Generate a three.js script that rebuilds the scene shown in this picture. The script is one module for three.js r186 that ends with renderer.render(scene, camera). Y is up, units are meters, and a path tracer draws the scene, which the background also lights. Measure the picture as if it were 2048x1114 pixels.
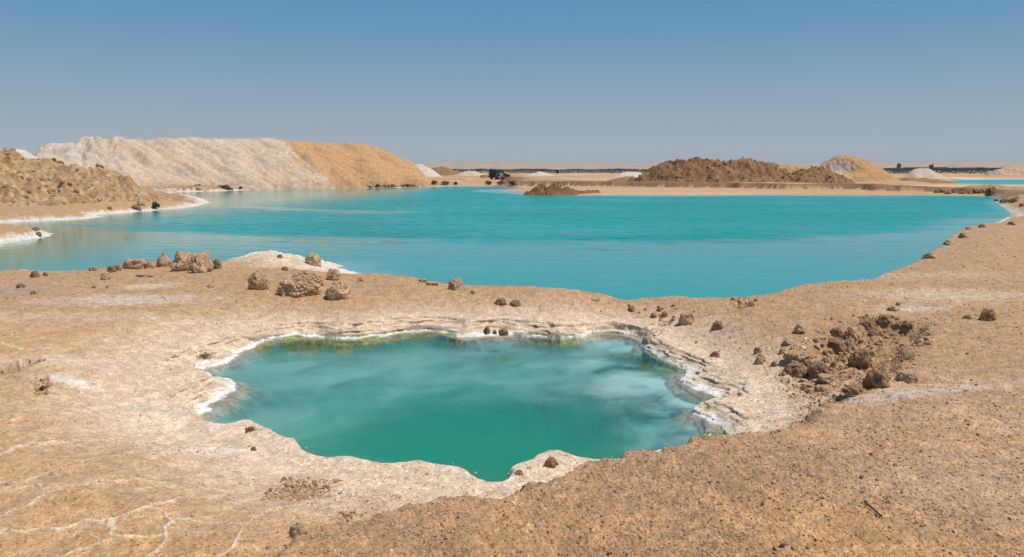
import * as THREE from 'three';
import { mergeVertices, mergeGeometries } from 'three/addons/utils/BufferGeometryUtils.js';
import { createNoise2D, createNoise3D } from 'simplex-noise';

// ------------------------------------------------------------------ camera, sky, sun, exposure
const scene = new THREE.Scene();
const W = 1024, H = 557;
const F = 1450, CX = 1024, CY = 557, EYE = 1.75;               // focal length and centre of the 2048 x 1114 frame
const PITCH = Math.atan((CY - 340) / F);                        // the horizon lies at row 340
const camera = new THREE.PerspectiveCamera(2 * Math.atan(CY / F) * 180 / Math.PI, W / H, 0.1, 20000);
camera.position.set(0, EYE, 0);
camera.rotation.x = -PITCH;
camera.updateMatrixWorld();

const SKY = [[-90, .40, .44, .47], [0, .405, .45, .482], [2, .365, .43, .482], [4, .31, .405, .485], [7, .222, .36, .49], [10, .148, .315, .485], [13, .098, .28, .465],
  [25, .055, .21, .42], [45, .04, .155, .37], [90, .03, .115, .32]];
function skyAt(e) {
  for (let i = 1; i < SKY.length; i++) if (e <= SKY[i][0]) {
    const a = SKY[i - 1], b = SKY[i], t = (e - a[0]) / (b[0] - a[0]);
    return [1, 2, 3].map(k => a[k] + (b[k] - a[k]) * t);
  }
  return SKY.at(-1).slice(1);
}
{
  const w = 64, h = 1024, d = new Float32Array(w * h * 4);
  for (let j = 0; j < h; j++) { const c = skyAt((j + .5) / h * 180 - 90); for (let i = 0; i < w; i++) d.set([...c, 1], (j * w + i) * 4); }
  const t = new THREE.DataTexture(d, w, h, THREE.RGBAFormat, THREE.FloatType);
  t.mapping = THREE.EquirectangularReflectionMapping; t.magFilter = THREE.LinearFilter; t.needsUpdate = true;
  scene.background = t; scene.environment = t;
}
const sun = new THREE.DirectionalLight(new THREE.Color(1, .92, .80), 4.2);
const SUN = new THREE.Vector3(.41, .90, .09).normalize();
sun.position.copy(SUN).multiplyScalar(120); sun.castShadow = true;
sun.shadow.mapSize.set(4096, 4096);
Object.assign(sun.shadow.camera, { left: -90, right: 90, top: 90, bottom: -90, near: 1, far: 400 });
scene.add(sun);
const renderer = new THREE.WebGLRenderer({ antialias: true });
renderer.setSize(W, H);
renderer.toneMapping = THREE.LinearToneMapping;
renderer.toneMappingExposure = 1;
renderer.shadowMap.enabled = true;

// ------------------------------------------------------------------ helpers
function rng(seed) { let s = seed >>> 0; return () => { s = (s + 0x6D2B79F5) | 0; let t = Math.imul(s ^ s >>> 15, 1 | s); t = t + Math.imul(t ^ t >>> 7, 61 | t) ^ t; return ((t ^ t >>> 14) >>> 0) / 4294967296; }; }
const N2 = createNoise2D(rng(11)), N2b = createNoise2D(rng(12)), N3 = createNoise3D(rng(13));
const clamp = (x, a = 0, b = 1) => x < a ? a : x > b ? b : x;
const sm = (a, b, x) => { const t = clamp((x - a) / (b - a)); return t * t * (3 - 2 * t); };
const lerp = (a, b, t) => a + (b - a) * t;
const mix3 = (a, b, t) => [a[0] + (b[0] - a[0]) * t, a[1] + (b[1] - a[1]) * t, a[2] + (b[2] - a[2]) * t];
function fbm(x, z, oct = 4, n = N2) { let s = 0, a = .5, f = 1; for (let i = 0; i < oct; i++) { s += a * n(x * f, z * f); a *= .5; f *= 2.03; } return s; }
const bil = (x, z) => Math.abs(N2b(x, z));
const cp = Math.cos(PITCH), sp = Math.sin(PITCH);
function ray(px, py) { const u = px - CX, v = CY - py; return [u, v * cp - F * sp, -(v * sp + F * cp)]; }
function atHeight(px, py, y) { const r = ray(px, py), t = (y - EYE) / r[1]; return [r[0] * t, r[2] * t]; }        // where a sight line meets a level
function atDepth(px, py, d) { const r = ray(px, py), t = -d / r[2]; return [r[0] * t, EYE + r[1] * t, -d]; }      // a point at a given depth
const taken = {};
function numbered(n) { const k = taken[n] = (taken[n] ?? -1) + 1; return k ? `${n}_${String(k).padStart(3, '0')}` : n; }
function tag(o, label, category, group, kind) {
  if (label) o.userData.label = label;
  if (category) o.userData.category = category;
  if (group) o.userData.group = group;
  if (kind) o.userData.kind = kind;
  return o;
}
function mesh(name, geo, mat, parent = scene) {
  const m = new THREE.Mesh(geo, mat); m.name = parent === scene ? numbered(name) : name;
  m.castShadow = m.receiveShadow = true; parent.add(m); return m;
}
function thing(name, label, category, pos = [0, 0, 0], turn = 0, group) {
  const g = new THREE.Group(); g.name = numbered(name); g.position.set(...pos); g.rotation.y = turn; scene.add(g);
  return tag(g, label, category, group);
}
function geom(pos, idx, col, uv) {
  const g = new THREE.BufferGeometry();
  g.setAttribute('position', new THREE.BufferAttribute(pos instanceof Float32Array ? pos : new Float32Array(pos), 3));
  if (col) g.setAttribute('color', new THREE.BufferAttribute(col instanceof Float32Array ? col : new Float32Array(col), 3));
  if (uv) g.setAttribute('uv', new THREE.BufferAttribute(uv instanceof Float32Array ? uv : new Float32Array(uv), 2));
  g.setIndex(new THREE.BufferAttribute(new Uint32Array(idx), 1));
  g.computeVertexNormals();
  return g;
}

// ------------------------------------------------------------------ outlines with values at their points
function outline(pts, closed, step) {                           // pts [x, z, ...values] -> resampled Catmull-Rom
  const n = pts.length, out = [];
  const at = i => closed ? pts[(i + n) % n] : pts[clamp(i, 0, n - 1)];
  for (let i = 0; i < (closed ? n : n - 1); i++) {
    const p0 = at(i - 1), p1 = at(i), p2 = at(i + 1), p3 = at(i + 2);
    const len = Math.hypot(p2[0] - p1[0], p2[1] - p1[1]), r = Math.hypot((p1[0] + p2[0]) / 2, (p1[1] + p2[1]) / 2);
    const m = clamp(Math.ceil(len / (step * r)), 1, 24);
    for (let k = 0; k < m; k++) {
      const t = k / m, q = [];
      for (let c = 0; c < p1.length; c++) {
        if (c < 2 && len < 40) {
          const l0 = Math.max(Math.hypot(p1[0] - p0[0], p1[1] - p0[1]), 1e-6), l2 = Math.max(Math.hypot(p3[0] - p2[0], p3[1] - p2[1]), 1e-6);
          const m1 = l0 > 1e-5 ? (p2[c] - p0[c]) * len / (l0 + len) : 0, m2 = (p3[c] - p1[c]) * len / (l2 + len), t2 = t * t, t3 = t2 * t;
          q.push((2 * t3 - 3 * t2 + 1) * p1[c] + (t3 - 2 * t2 + t) * m1 * .8 + (-2 * t3 + 3 * t2) * p2[c] + (t3 - t2) * m2 * .8);
        } else q.push(lerp(p1[c], p2[c], t));
      }
      out.push(q);
    }
  }
  if (!closed) out.push(pts[n - 1]);
  const P = { n: out.length, pts: out, x: Float64Array.from(out, p => p[0]), z: Float64Array.from(out, p => p[1]), closed };
  P.ctrl = { n, m: pts[0].length, v: Float64Array.from(pts.flat()), len: Float64Array.from(pts, (p, i) => { const a = at(i - 1), b = at(i + 1); return Math.hypot(b[0] - a[0], b[1] - a[1]) + 1e-3; }) };
  P.lo = [Math.min(...P.x), Math.min(...P.z)]; P.hi = [Math.max(...P.x), Math.max(...P.z)];
  return P;
}
const near = { d: 0, i: 0, t: 0, nx: 0, nz: 0 };
function query(P, x, z) {                                       // signed distance: positive outside a closed outline
  let best = 1e18, bi = 0, bt = 0, inside = false; const n = P.n, X = P.x, Z = P.z, last = P.closed ? n : n - 1;
  for (let i = 0; i < last; i++) {
    const j = i + 1 === n ? 0 : i + 1, ax = X[i], az = Z[i], bx = X[j] - ax, bz = Z[j] - az, px = x - ax, pz = z - az;
    let t = (px * bx + pz * bz) / (bx * bx + bz * bz + 1e-12); t = t < 0 ? 0 : t > 1 ? 1 : t;
    const ex = px - t * bx, ez = pz - t * bz, d = ex * ex + ez * ez;
    if (d < best) { best = d; bi = i; bt = t; }
    if ((az > z) !== (Z[j] > z) && x < bx * (z - az) / bz + ax) inside = !inside;
  }
  const j = bi + 1 === n ? 0 : bi + 1, d = Math.sqrt(best), s = P.closed && inside ? -1 : 1;
  const cx = lerp(X[bi], X[j], bt), cz = lerp(Z[bi], Z[j], bt);
  near.d = d * s; near.i = bi; near.t = bt; near.j = j; near.nx = s * (x - cx) / (d + 1e-9); near.nz = s * (z - cz) / (d + 1e-9);
  return near;
}
const val = (P, q, k) => lerp(P.pts[q.i][k], P.pts[q.j][k], q.t);

const SV = new Float64Array(8);
function blend(P, x, z, eps, from = 2) {                        // values of the outline's own points, weighted by nearness
  const c = P.ctrl, n = c.n, m = c.m; let W = 0; SV.fill(0);
  for (let i = 0; i < n; i++) {
    const dx = c.v[i * m] - x, dz = c.v[i * m + 1] - z, q = dx * dx + dz * dz + eps, w = c.len[i] / (q * q); W += w;
    for (let k = from; k < m; k++) SV[k] += w * c.v[i * m + k];
  }
  for (let k = from; k < m; k++) SV[k] /= W;
  return SV;
}
// the water table, the lake shore and the pool outline
const WL = -.35;
// lake: px, py, height of the outline there, plateau behind it, width of the rise, slope under water, salt fringe width
const lakePx = [
  [-700, 470, -.35, 0, 2, .5, .2], [-420, 560, -.2, -.05, 1, 1, .1], [-120, 545, -.2, -.05, 1, 1, .1], [0, 541, -.2, -.06, 1.2, 1, .1], [40, 538, -.19, -.05, 1.2, 1, .05], [62, 541, -.2, -.05, 1.2, 1, .05], [120, 542, -.2, -.05, 1.2, 1, .05], [200, 540, -.2, -.05, 1, 1, .05],
  [262, 524, -.12, -.05, 1, 1, 0], [330, 524, -.1, -.04, 1, 1, 0], [430, 524, -.08, -.02, 1, 1, 0], [470, 514, .0, .02, 1, .8, .1], [512, 503, .06, .06, 1, .6, .25], [542, 500, .07, .07, 1, .6, .25], [585, 507, .03, .05, 1, .6, .25], [622, 516, -.08, .02, 1.4, .4, .5], [645, 523, -.24, -.14, 1.6, .25, .5],
  [673, 529, -0.35, -0.28, 1, 0.12, 0.5], [677, 536, -0.35, -0.28, 1, 0.12, 0.5], [703, 541, -0.35, -0.28, 1, 0.1, 0.45], [731, 554, -0.35, -0.28, 1, 0.08, 0.4], [763, 558, -0.34, -0.28, 1, 0.1, 0.35], [800, 561, -.3, -.08, .6, .2, .25], [889, 568, -.22, -.06, .6, .5, .1], [929, 573, -.2, -.06, .6, .5, .1], [1024, 583, -.24, -.06, .6, .3, .15],
  [1062, 588, -.27, -.06, .6, .25, .2], [1150, 597, -.28, -.06, .6, .25, .2], [1250, 602, -.22, -.06, .5, .4, .1], [1268, 599, -.16, -.05, .5, .6, .05], [1295, 593, -.1, -.02, .8, .8, 0], [1358, 591, -.09, -.02, .8, .8, 0], [1383, 594, -.09, -.02, .8, .8, 0], [1464, 594, -.08, 0, .8, .8, 0], [1536, 588, -.06, 0, .8, .8, 0],
  [1610, 568, -.04, 0, .8, .8, 0], [1691, 560, -.02, 0, 1, .8, 0], [1743, 558, 0, 0, 1, .9, 0], [1778, 543, 0, .02, 1, .9, 0], [1817, 530, .02, .05, 1, 1, 0], [1849, 516, .05, .1, 1, 1.2, 0], [1875, 496, .08, .12, 1, 1.2, 0], [1893, 480, .12, .15, 1, 1.2, 0], [1933, 454, .1, .15, 1, 1.2, 0], [1960, 449, .06, .12, 1, 1, 0],
  [2000, 442, .0, .1, 1, 1, .1], [2033, 430, -.25, .1, 1, .5, .3], [2016, 421, -.35, .1, 1.6, .2, .35], [1988, 404, -.35, .1, 1.8, .15, .35], [1993, 394.5, -.35, -.25, 1, .4, .2], [1888, 392, -.35, -.26, 1, .3, .4], [1737, 392, -.35, -.26, 1.2, .3, .5], [1536, 391.3, -.35, -.24, 1.2, .3, .5], [1401, 392.3, -.35, -.24, 1.2, .3, .5],
  [1250, 392, -.35, -.24, 1.2, .3, .5], [1150, 392, -.35, -.24, 1.2, .3, .5], [1080, 390.5, -.35, -.24, 1.2, .2, .7], [1024, 386.5, -.35, -.25, 1.2, .2, .7], [960, 382.8, -.35, -.27, 1.2, .15, .6], [975, 379.5, -.35, -.27, 1.2, .2, .6], [1030, 377, -.35, -.27, 2, .2, .4], [1042, 374.5, -.35, .1, 3, .2, .4], [982, 373.2, -.35, .22, 5, .4, .4], [889, 372.8, -.35, .22, 5, .4, .4],
  [788, 375.3, -.35, .2, 4, .4, .5], [663, 376.8, -.35, .2, 3, .4, .5], [512, 379.5, -.35, .2, 2, .4, .35], [427, 382, -.35, .2, 2, .4, .35], [345, 384.5, -.35, .1, 3, .3, .8], [377, 391, -.35, -.1, 2, .2, .6], [402, 397, -.35, -.1, 1.5, .2, .6], [417, 406, -.35, -.15, 1.5, .15, .7], [392, 413, -.35, -.1, 1.5, .2, .5], [352, 417, -.35, -.08, 1.2, .3, .3], [302, 421, -.35, -.06, 1, .4, .25],
  [244, 426, -.35, -.08, 1.2, .3, .35], [192, 429, -.35, -.1, 1.2, .3, .4], [207, 433.5, -.35, -.15, 1.2, .2, .5], [176, 437, -.35, -.12, 1.2, .25, .4], [75, 442, -.35, -.08, 1.2, .3, .4], [0, 446, -.35, -.06, 1.2, .3, .4], [-160, 452, -.35, 0, 1.2, .4, .3], [-450, 455, -.35, 0, 2, .4, .2]];
const LAKE = outline(lakePx.map(([px, py, y, ...r]) => [...atHeight(px, py, y), y, ...r]), true, .02);
const islet = outline([[-200, 465], [0, 453.6], [40, 456], [70, 459], [95, 465], [103, 471], [88, 475], [40, 481], [0, 487.5], [-60, 492], [-200, 490]].map(p => atHeight(...p, WL)), true, .01);
const farLake = outline([[1863, 368], [1885, 364.5], [1905, 361.5], [1950, 359.2], [2100, 358.5], [2300, 359], [2300, 378], [2100, 374.5], [2030, 373.5], [1985, 372.5], [1950, 371.5], [1900, 371]].map(p => atHeight(...p, WL)), true, .02);
// pool: px, py, height of the outline there, width of the bank, height of its top, algae on the wall, white rim
const poolPx = [
  [515, 689, -0.35, 0.475, -0.2, 0.7, 0.6], [537, 681, -0.35, 0.398, -0.2, 1, 0.2], [587, 675, -0.35, 0.398, -0.2, 1, 0.15], [663, 678, -0.35, 0.398, -0.2, 1, 0.1], [713, 680, -0.35, 0.398, -0.2, 1, 0.1], [763, 675, -0.35, 0.398, -0.2, 1, 0.1], [813, 667, -0.35, 0.398, -0.2, 1, 0.1], [856, 663, -0.35, 0.398, -0.2, 1, 0.1], [880, 666, -0.35, 0.398, -0.2, 1, 0.2], [914, 676, -0.35, 0.38, -0.2, 0.8, 0.4], [939, 678, -0.35, 0.38, -0.2, 0.5, 0.7], [964, 673, -0.35, 0.475, -0.23, 0.1, 0.9], [1000, 671, -0.35, 0.475, -0.23, 0, 0.9], [1024, 670, -0.35, 0.427, -0.23, 0.1, 0.9],
  [1046, 673, -0.35, 0.333, -0.2, 0.5, 0.5], [1074, 674, -0.35, 0.285, -0.2, 0.9, 0.4], [1119, 679, -0.35, 0.237, -0.2, 0.9, 0.4], [1142, 676, -0.35, 0.237, -0.2, 0.6, 0.4], [1168, 674, -0.35, 0.208, -0.23, 0.3, 0.5], [1185, 666.5, -0.35, 0.152, -0.23, 0.1, 0.1], [1225, 666, -0.35, 0.152, -0.23, 0, 0.1], [1258, 671, -0.35, 0.172, -0.23, 0.1, 0.1], [1278, 680, -0.35, 0.19, -0.23, 0.2, 0.5], [1285, 691, -0.35, 0.237, -0.23, 0.4, 0.5], [1297, 706, -0.35, 0.237, -0.2, 1, 0.4], [1325, 721, -0.35, 0.208, -0.2, 1, 0.3], [1356, 735, -0.35, 0.285, -0.2, 0.9, 0.6],
  [1355, 750, -0.35, 0.475, -0.23, 0.2, 0.8], [1358, 761, -0.35, 0.475, -0.23, 0.1, 0.8], [1376, 776, -0.35, 0.475, -0.23, 0.1, 0.8], [1401, 789, -0.35, 0.427, -0.23, 0.1, 0.8], [1432, 795, -0.35, 0.333, -0.23, 0.1, 0.7], [1440, 799, -0.34, 0.285, -0.23, 0.1, 0.6], [1420, 801, -0.33, 0.2, -0.19, 0.1, 0.7], [1395, 807, -0.33, 0.2, -0.19, 0.1, 0.8], [1381, 817, -0.3, 0.333, -0.23, 0.1, 0.8], [1408, 833, -0.33, 0.38, -0.23, 0.1, 0.8], [1416, 848, -0.3, 0.38, -0.23, 0.2, 0.7],
  [1425, 862, -0.16, 0.15, -0.1, 0.1, 0.4], [1365, 876, -0.16, 0.08, -0.1, 0, 0.3], [1307, 888, -0.16, 0.08, -0.1, 0, 0.3], [1240, 900, -0.16, 0.08, -0.1, 0, 0.3], [1170, 908, -0.2, 0.1, -0.19, 0, 0.5], [1129, 893, -0.2, 0.12, -0.19, 0, 0.6], [1091, 893, -0.2, 0.12, -0.19, 0, 0.6], [1046, 909, -0.2, 0.12, -0.19, 0, 0.6], [1012, 936, -0.25, 0.1, -0.19, 0, 0.8], [996, 964, -0.25, 0.1, -0.19, 0, 0.9], [970, 946, -0.2, 0.08, -0.19, 0, 0.6], [932, 924, -0.2, 0.08, -0.17, 0, 0.4], [900, 919, -0.2, 0.08, -0.17, 0, 0.4],
  [860, 916, -0.2, 0.08, -0.17, 0, 0.3], [842, 910, -0.2, 0.08, -0.17, 0, 0.3], [805, 914, -0.2, 0.08, -0.17, 0, 0.4], [768, 916, -0.2, 0.08, -0.17, 0, 0.3], [716, 904, -0.2, 0.08, -0.17, 0, 0.4], [687, 901, -0.2, 0.08, -0.17, 0, 0.4], [659, 903, -0.2, 0.1, -0.19, 0, 0.6], [618, 896, -0.25, 0.12, -0.19, 0, 0.9], [607, 877, -0.25, 0.12, -0.19, 0, 0.9], [587, 864, -0.2, 0.1, -0.19, 0, 0.5], [544, 847, -0.2, 0.08, -0.17, 0, 0.4], [515, 835, -0.2, 0.08, -0.17, 0, 0.3], [495, 831, -0.2, 0.08, -0.17, 0, 0.3], [452, 838, -0.2, 0.1, -0.17, 0, 0.4], [425, 832, -0.2, 0.12, -0.19, 0, 0.6],
  [409, 825, -0.3, 0.285, -0.23, 0, 0.9], [430, 815, -0.35, 0.475, -0.23, 0, 1], [458, 804, -0.35, 0.57, -0.23, 0, 1], [463, 792, -0.35, 0.57, -0.23, 0, 1], [477, 776, -0.35, 0.57, -0.23, 0, 1], [472, 763, -0.35, 0.522, -0.23, 0, 0.9], [455, 751, -0.33, 0.427, -0.23, 0, 0.7], [432, 745, -0.3, 0.333, -0.23, 0, 0.8], [418, 738, -0.35, 0.475, -0.23, 0, 1], [457, 724, -0.35, 0.522, -0.23, 0, 1], [490, 708, -0.35, 0.522, -0.23, 0.1, 1], [508, 698, -0.35, 0.475, -0.23, 0.4, 0.9]];
const POOL = outline(poolPx.map(([px, py, y, ...r]) => [...atHeight(px, py, y), y, ...r]), true, .006);
// the raised crust in the foreground: px, py, height of the edge, width of its fall
const moundEdge = [[380, 1230, .06, .15], [470, 1150, .06, .12], [530, 1105, .06, .1], [572, 1074, .07, .06], [600, 1050, .06, .08], [640, 1040, .06, .1], [690, 1030, .05, .08], [740, 1016, .05, .15], [800, 1000, .05, .12], [880, 977, .06, .08], [940, 968, .07, .06], [990, 968, .09, .06], [1040, 955, .09, .1], [1085, 938, .1, .06], [1115, 930, .11, .08], [1170, 910, .12, .06],
  [1210, 903, .13, .06], [1250, 883, .16, .06], [1310, 881, .15, .08], [1361, 868, .15, .08], [1412, 851, .15, .1], [1470, 853, .13, .12], [1530, 858, .1, .2], [1580, 830, .08, .5], [1650, 800, .06, .9], [1750, 800, .04, 1]];
const MOUND = outline([...moundEdge.map(([px, py, y, w]) => [...atHeight(px, py, y), y, w]), [6, -6, .02, 2], [9, -2, .02, 2], [3, 3, .02, 1], [-2, 1.5, .03, .5]], true, .01);
// the low dark bank beyond the beach
const scarpPx = [[1010, 366], [1060, 365], [1130, 366.5], [1250, 368], [1330, 369], [1400, 370.5], [1480, 372], [1560, 374], [1640, 374.5], [1720, 374.5], [1800, 377], [1870, 377.5], [1930, 379], [1985, 383], [2010, 390], [2050, 402], [2100, 410]];
const SCARP = outline([...scarpPx.map(([px, py]) => [...atHeight(px, py + 6, -.2)]), [90, -60], [160, -300], [-30, -300], [0, -140]], true, .01);

const V = pts => outline(pts.map(p => atHeight(...p, 0)), false, .02);
const veins = [
  [[-60, 950], [0, 966], [17, 970], [43, 969], [70, 957], [97, 948], [129, 939], [156, 929], [183, 918], [218, 910], [250, 897], [300, 888], [345, 884]], [[-40, 1062], [0, 1046], [31, 1033], [66, 1021], [94, 1005], [125, 986], [171, 978], [234, 968], [262, 958], [330, 948]],
  [[-50, 1090], [0, 1077], [35, 1068], [78, 1066], [117, 1066], [148, 1056], [179, 1044], [210, 1045], [242, 1042], [273, 1031], [300, 1019], [323, 1010], [358, 992], [394, 982], [429, 970], [460, 960], [491, 945], [505, 920]], [[218, 1050], [213, 1060], [220, 1072], [249, 1074], [288, 1072], [323, 1068]],
  [[90, 1130], [125, 1114], [156, 1103], [183, 1091], [210, 1085], [250, 1076]], [[300, 1019], [343, 1040], [327, 1064], [312, 1097], [288, 1120]], [[339, 1033], [366, 1038], [409, 1038], [460, 1040], [483, 1044]], [[433, 1120], [456, 1097], [472, 1070], [483, 1050], [507, 1038], [520, 1020], [560, 1000]],
  [[-30, 922], [0, 912], [27, 902], [62, 892], [101, 883], [132, 875], [180, 860], [240, 850]], [[-20, 842], [0, 838], [39, 834], [90, 826]], [[-20, 815], [0, 809], [31, 801], [58, 793]], [[-20, 680], [23, 686], [39, 694], [66, 695], [95, 692]], [[-10, 713], [20, 707], [39, 696]], [[-20, 1005], [0, 998], [30, 985], [70, 980], [98, 984], [125, 986]], [[260, 848], [300, 838], [345, 822], [390, 812]]].map(V);

// hollows: centre, far end, half width, depth, roughness
const hollow = (a, b, w, d, r) => ({ a: atHeight(...a, 0), b: atHeight(...b, -.1), w, d, r });
const hollows = [hollow([1768, 655], [1665, 755], .5, .15, .05), hollow([8, 742], [62, 742], .11, .2, .04), hollow([80, 778], [88, 778], .05, .04, .01), hollow([1300, 632], [1330, 626], .12, .1, .05), hollow([1470, 612], [1500, 606], .12, .1, .04), hollow([1640, 800], [1690, 772], .15, .05, .05),
  hollow([1102, 930], [1110, 927], .03, .07, .01), hollow([1033, 950], [1040, 948], .02, .05, .005), hollow([680, 1040], [700, 1036], .03, .03, .01), hollow([590, 950], [612, 948], .17, .015, .06)];

// ------------------------------------------------------------------ height of the land
const Q = { dL: 0, dP: 0, fr: 0, rough: 0, mound: 0, ditch: 0, beach: 0, nx: 0, nz: 0, w: 0, alg: 0, rim: 0 };
function landHeight(x, z) {
  const r = Math.hypot(x, z);
  const away = r < 8.6 || r > 260; let q = near; if (away) q.d = r > 260 ? 60 : 6; else q = query(LAKE, x, z);
  const bl = !away && Math.abs(q.d) < 5 + r * .08 ? blend(LAKE, x, z, (.12 + .004 * r) ** 2) : null;
  const hE = bl ? bl[2] : -.3, hp = bl ? bl[3] : 0, w = bl ? bl[4] : 1, sl = bl ? bl[5] : .5; Q.fr = bl ? bl[6] : 0;
  const wob = Math.min(.02 + r * .004, .5);
  let dL = q.d + wob * (fbm(x / (wob * 7), z / (wob * 7), 3) * .9) * (hE < -.3 ? 1 : .45);
  let dI = 99;
  if (z < -20 && z > -34 && x < -10) { dI = query(islet, x, z).d + .25 * fbm(x * .9, z * .9, 3); }
  let dF = 99;
  if (z < -55 && x > 30) { dF = query(farLake, x, z).d + .5 * fbm(x * .3, z * .3, 3); }
  const far = sm(-25, -60, z), low = sm(33, 45, x) * sm(-190, -110, z), base = lerp(0, .2 - .22 * low, far);
  // relief of the land
  let rough = sm(-2.2, 1.8, x + .35 * (z + 6) + 1.2 * N2(x * .35, z * .35)) ;
  rough = Math.max(rough, sm(-8.2, -9.5, z) * .8) * (1 - .4 * far);
  Q.rough = rough;
  let h = base + .025 * N2(x * .35 + 5, z * .35) + .011 * N2b(x * 1.1, z * 1.1) + .006 * N2(x * 2.7, z * 2.7) * (.5 + rough);
  if (r > 60) h += sm(60, 200, r) * .12 * fbm(x * .05, z * .05, 3);
  h += .10 * sm(2.5, 7, x) * sm(-16, -6, z) - .05 * sm(-3.5, -8, x) * sm(-16, -11, z) * (z > -20 ? 1 : 0);
  // the foreground crust
  Q.mound = 0;
  if (r < 13 && x > MOUND.lo[0] - 1 && z > MOUND.lo[1] - 1.2 && x < MOUND.hi[0] + 2) {
    const m = query(MOUND, x, z), e = (.06 + .09 * sm(-.8, 1.2, x)) * (1 - .75 * sm(1.9, 4, x)), mw = val(MOUND, m, 3);
    const jag = .05 * N2(x * 6, z * 6) + .02 * N2b(x * 17, z * 17);
    const k = sm(mw * .6, -mw * .6, m.d + jag * Math.min(1, mw * 6)); Q.mound = sm(.05, -.12, m.d + jag);
    h += k * e;
  }
  // hollows with clods
  Q.ditch = 0;
  if (r < 18) for (const o of hollows) {
    const bx = o.b[0] - o.a[0], bz = o.b[1] - o.a[1]; let t = clamp(((x - o.a[0]) * bx + (z - o.a[1]) * bz) / (bx * bx + bz * bz));
    let d = Math.hypot(x - o.a[0] - t * bx, z - o.a[1] - t * bz); if (d > o.w * 2) continue;
    d += o.w * .4 * fbm(x / o.w * .9, z / o.w * .9, 3);
    const k = sm(o.w, o.w * .55, d); h -= o.d * k; h += k * o.r * (bil(x * 3.5, z * 3.5) - .3 + .4 * bil(x * 9, z * 9));
    Q.ditch = Math.max(Q.ditch, sm(o.w * 1.3, o.w * .5, d));
  }
  // beach and bank round the lake
  Q.beach = 0; Q.sd = -99;
  if (z < -55 && x > -8) {
    const s = query(SCARP, x, z); const d = s.d + 2.6 * fbm(x * .11, z * .11, 3) + .5 * fbm(x * .5, z * .5, 3);
    const k = sm(.35, -.35, d);
    const bh = lerp(-.24, -.12, sm(0, 12, dL)) + .04 * fbm(x * .4, z * .4, 3);
    h = lerp(bh, h + .22 * (1 - low) * sm(14, 0, -d) + .1 * sm(2.5, 0, -d) * (fbm(x * .6, z * .6, 3) + .5 * bil(x * 1.7, z * 1.7)), k);
    Q.beach = 1 - k; Q.sd = d;
  }
  if (dF < 6) h = dF > 0 ? Math.min(h, WL + .03 + .12 * dF) : WL + .2 * dF;
  const amp = .4;
  if (dL >= 0) {
    const t = sm(0, w, dL), rise = lerp(hE, hp, t), k = sm(w * .5, w * 2.4, dL);
    h = lerp(rise + (h - base) * t * .8, h, k);
  } else if (dI < 1.5) { h = dI < 0 ? WL + Math.min(.22, -dI * .35) + .05 * fbm(x * 1.5, z * 1.5, 3) * sm(0, .5, -dI) : WL - dI * .25; Q.fr = .4; }
  else h = Math.max(hE + dL * sl * 1.2, -1.6 + .2 * N2(x * .2, z * .2));
  Q.dL = dI < 3 && dL < 0 ? -dI : dL;
  Q.dP = 99;
  if (x > -5.4 && x < 5.4 && z > -11.8 && z < -2.9) {
    q = query(POOL, x, z); Q.dP = q.d; Q.nx = q.nx; Q.nz = q.nz; { const b = blend(POOL, x, z, .004); Q.w = b[3]; Q.alg = b[5]; Q.rim = b[6]; Q.edge = b[2]; } Q.top = -.205 - .045 * sm(.9, 1.8, x) + .02 * N2(x * .6, z * .6);
    // the land comes down to the top of the bank
    const k = sm(1.5, .35, Q.dP) * (1 - .93 * Q.mound);
    h = lerp(h, Q.top + .25 * (h - base), k);
  }
  return h;
}
function fineRelief(x, z, r) {                                  // crust, crumbs and ripples of the ground
  if (r > 30) return 0;
  const f = sm(30, 12, r), R = Q.rough;
  let h = .004 * N2(x * 7, z * 7) * (.5 + R) + .003 * N2b(x * 17, z * 17) * (.3 + 1.3 * R);
  if (r < 12) h += .0035 * N2(x * 41, z * 41) * (.25 + R);
  if (R > .3) h += .006 * Math.max(0, bil(x * 5, z * 5) - .45) * R;
  if (R < .8) { const e = N2(x * 1.5 + .3 * N2b(x * 4, z * 4), z * 2.6 + 17), k = N2b(x * .6, z * .9); if (k > -.1) h += .011 * sm(-.025, .025, e) * sm(-.1, .3, k) * (1 - R); }
  const c = N2(x * .9 + 40, z * 1.6);                            // broken, flaky patches
  if (c > .45) h += .014 * sm(.45, .7, c) * (bil(x * 8, z * 11) - .3) * (1 - .5 * R);
  return h * f;
}
let veinHere = 0;
function veinAt(x, z) {
  if (x > -.8 || z < -12 || z > -2) return 0;
  let best = 0;
  const wx = x + .03 * N2(x * 5, z * 5), wz = z + .03 * N2b(x * 5, z * 5);
  for (const v of veins) {
    if (wx < v.lo[0] - .1 || wx > v.hi[0] + .1 || wz < v.lo[1] - .1 || wz > v.hi[1] + .1) continue;
    const d = query(v, wx, wz).d, w = .0085 + .002 * (-z - 3) * .5 + .004 * N2(x * 3, z * 3);
    const k = sm(w * 1.5, w * .3, d) * clamp(1 + .6 * N2b(x * 1.7, z * 1.7)); if (k > best) best = k;
  }
  return best;
}
function groundHeight(x, z) { const h = landHeight(x, z); return h + fineRelief(x, z, Math.hypot(x, z)); }
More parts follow.
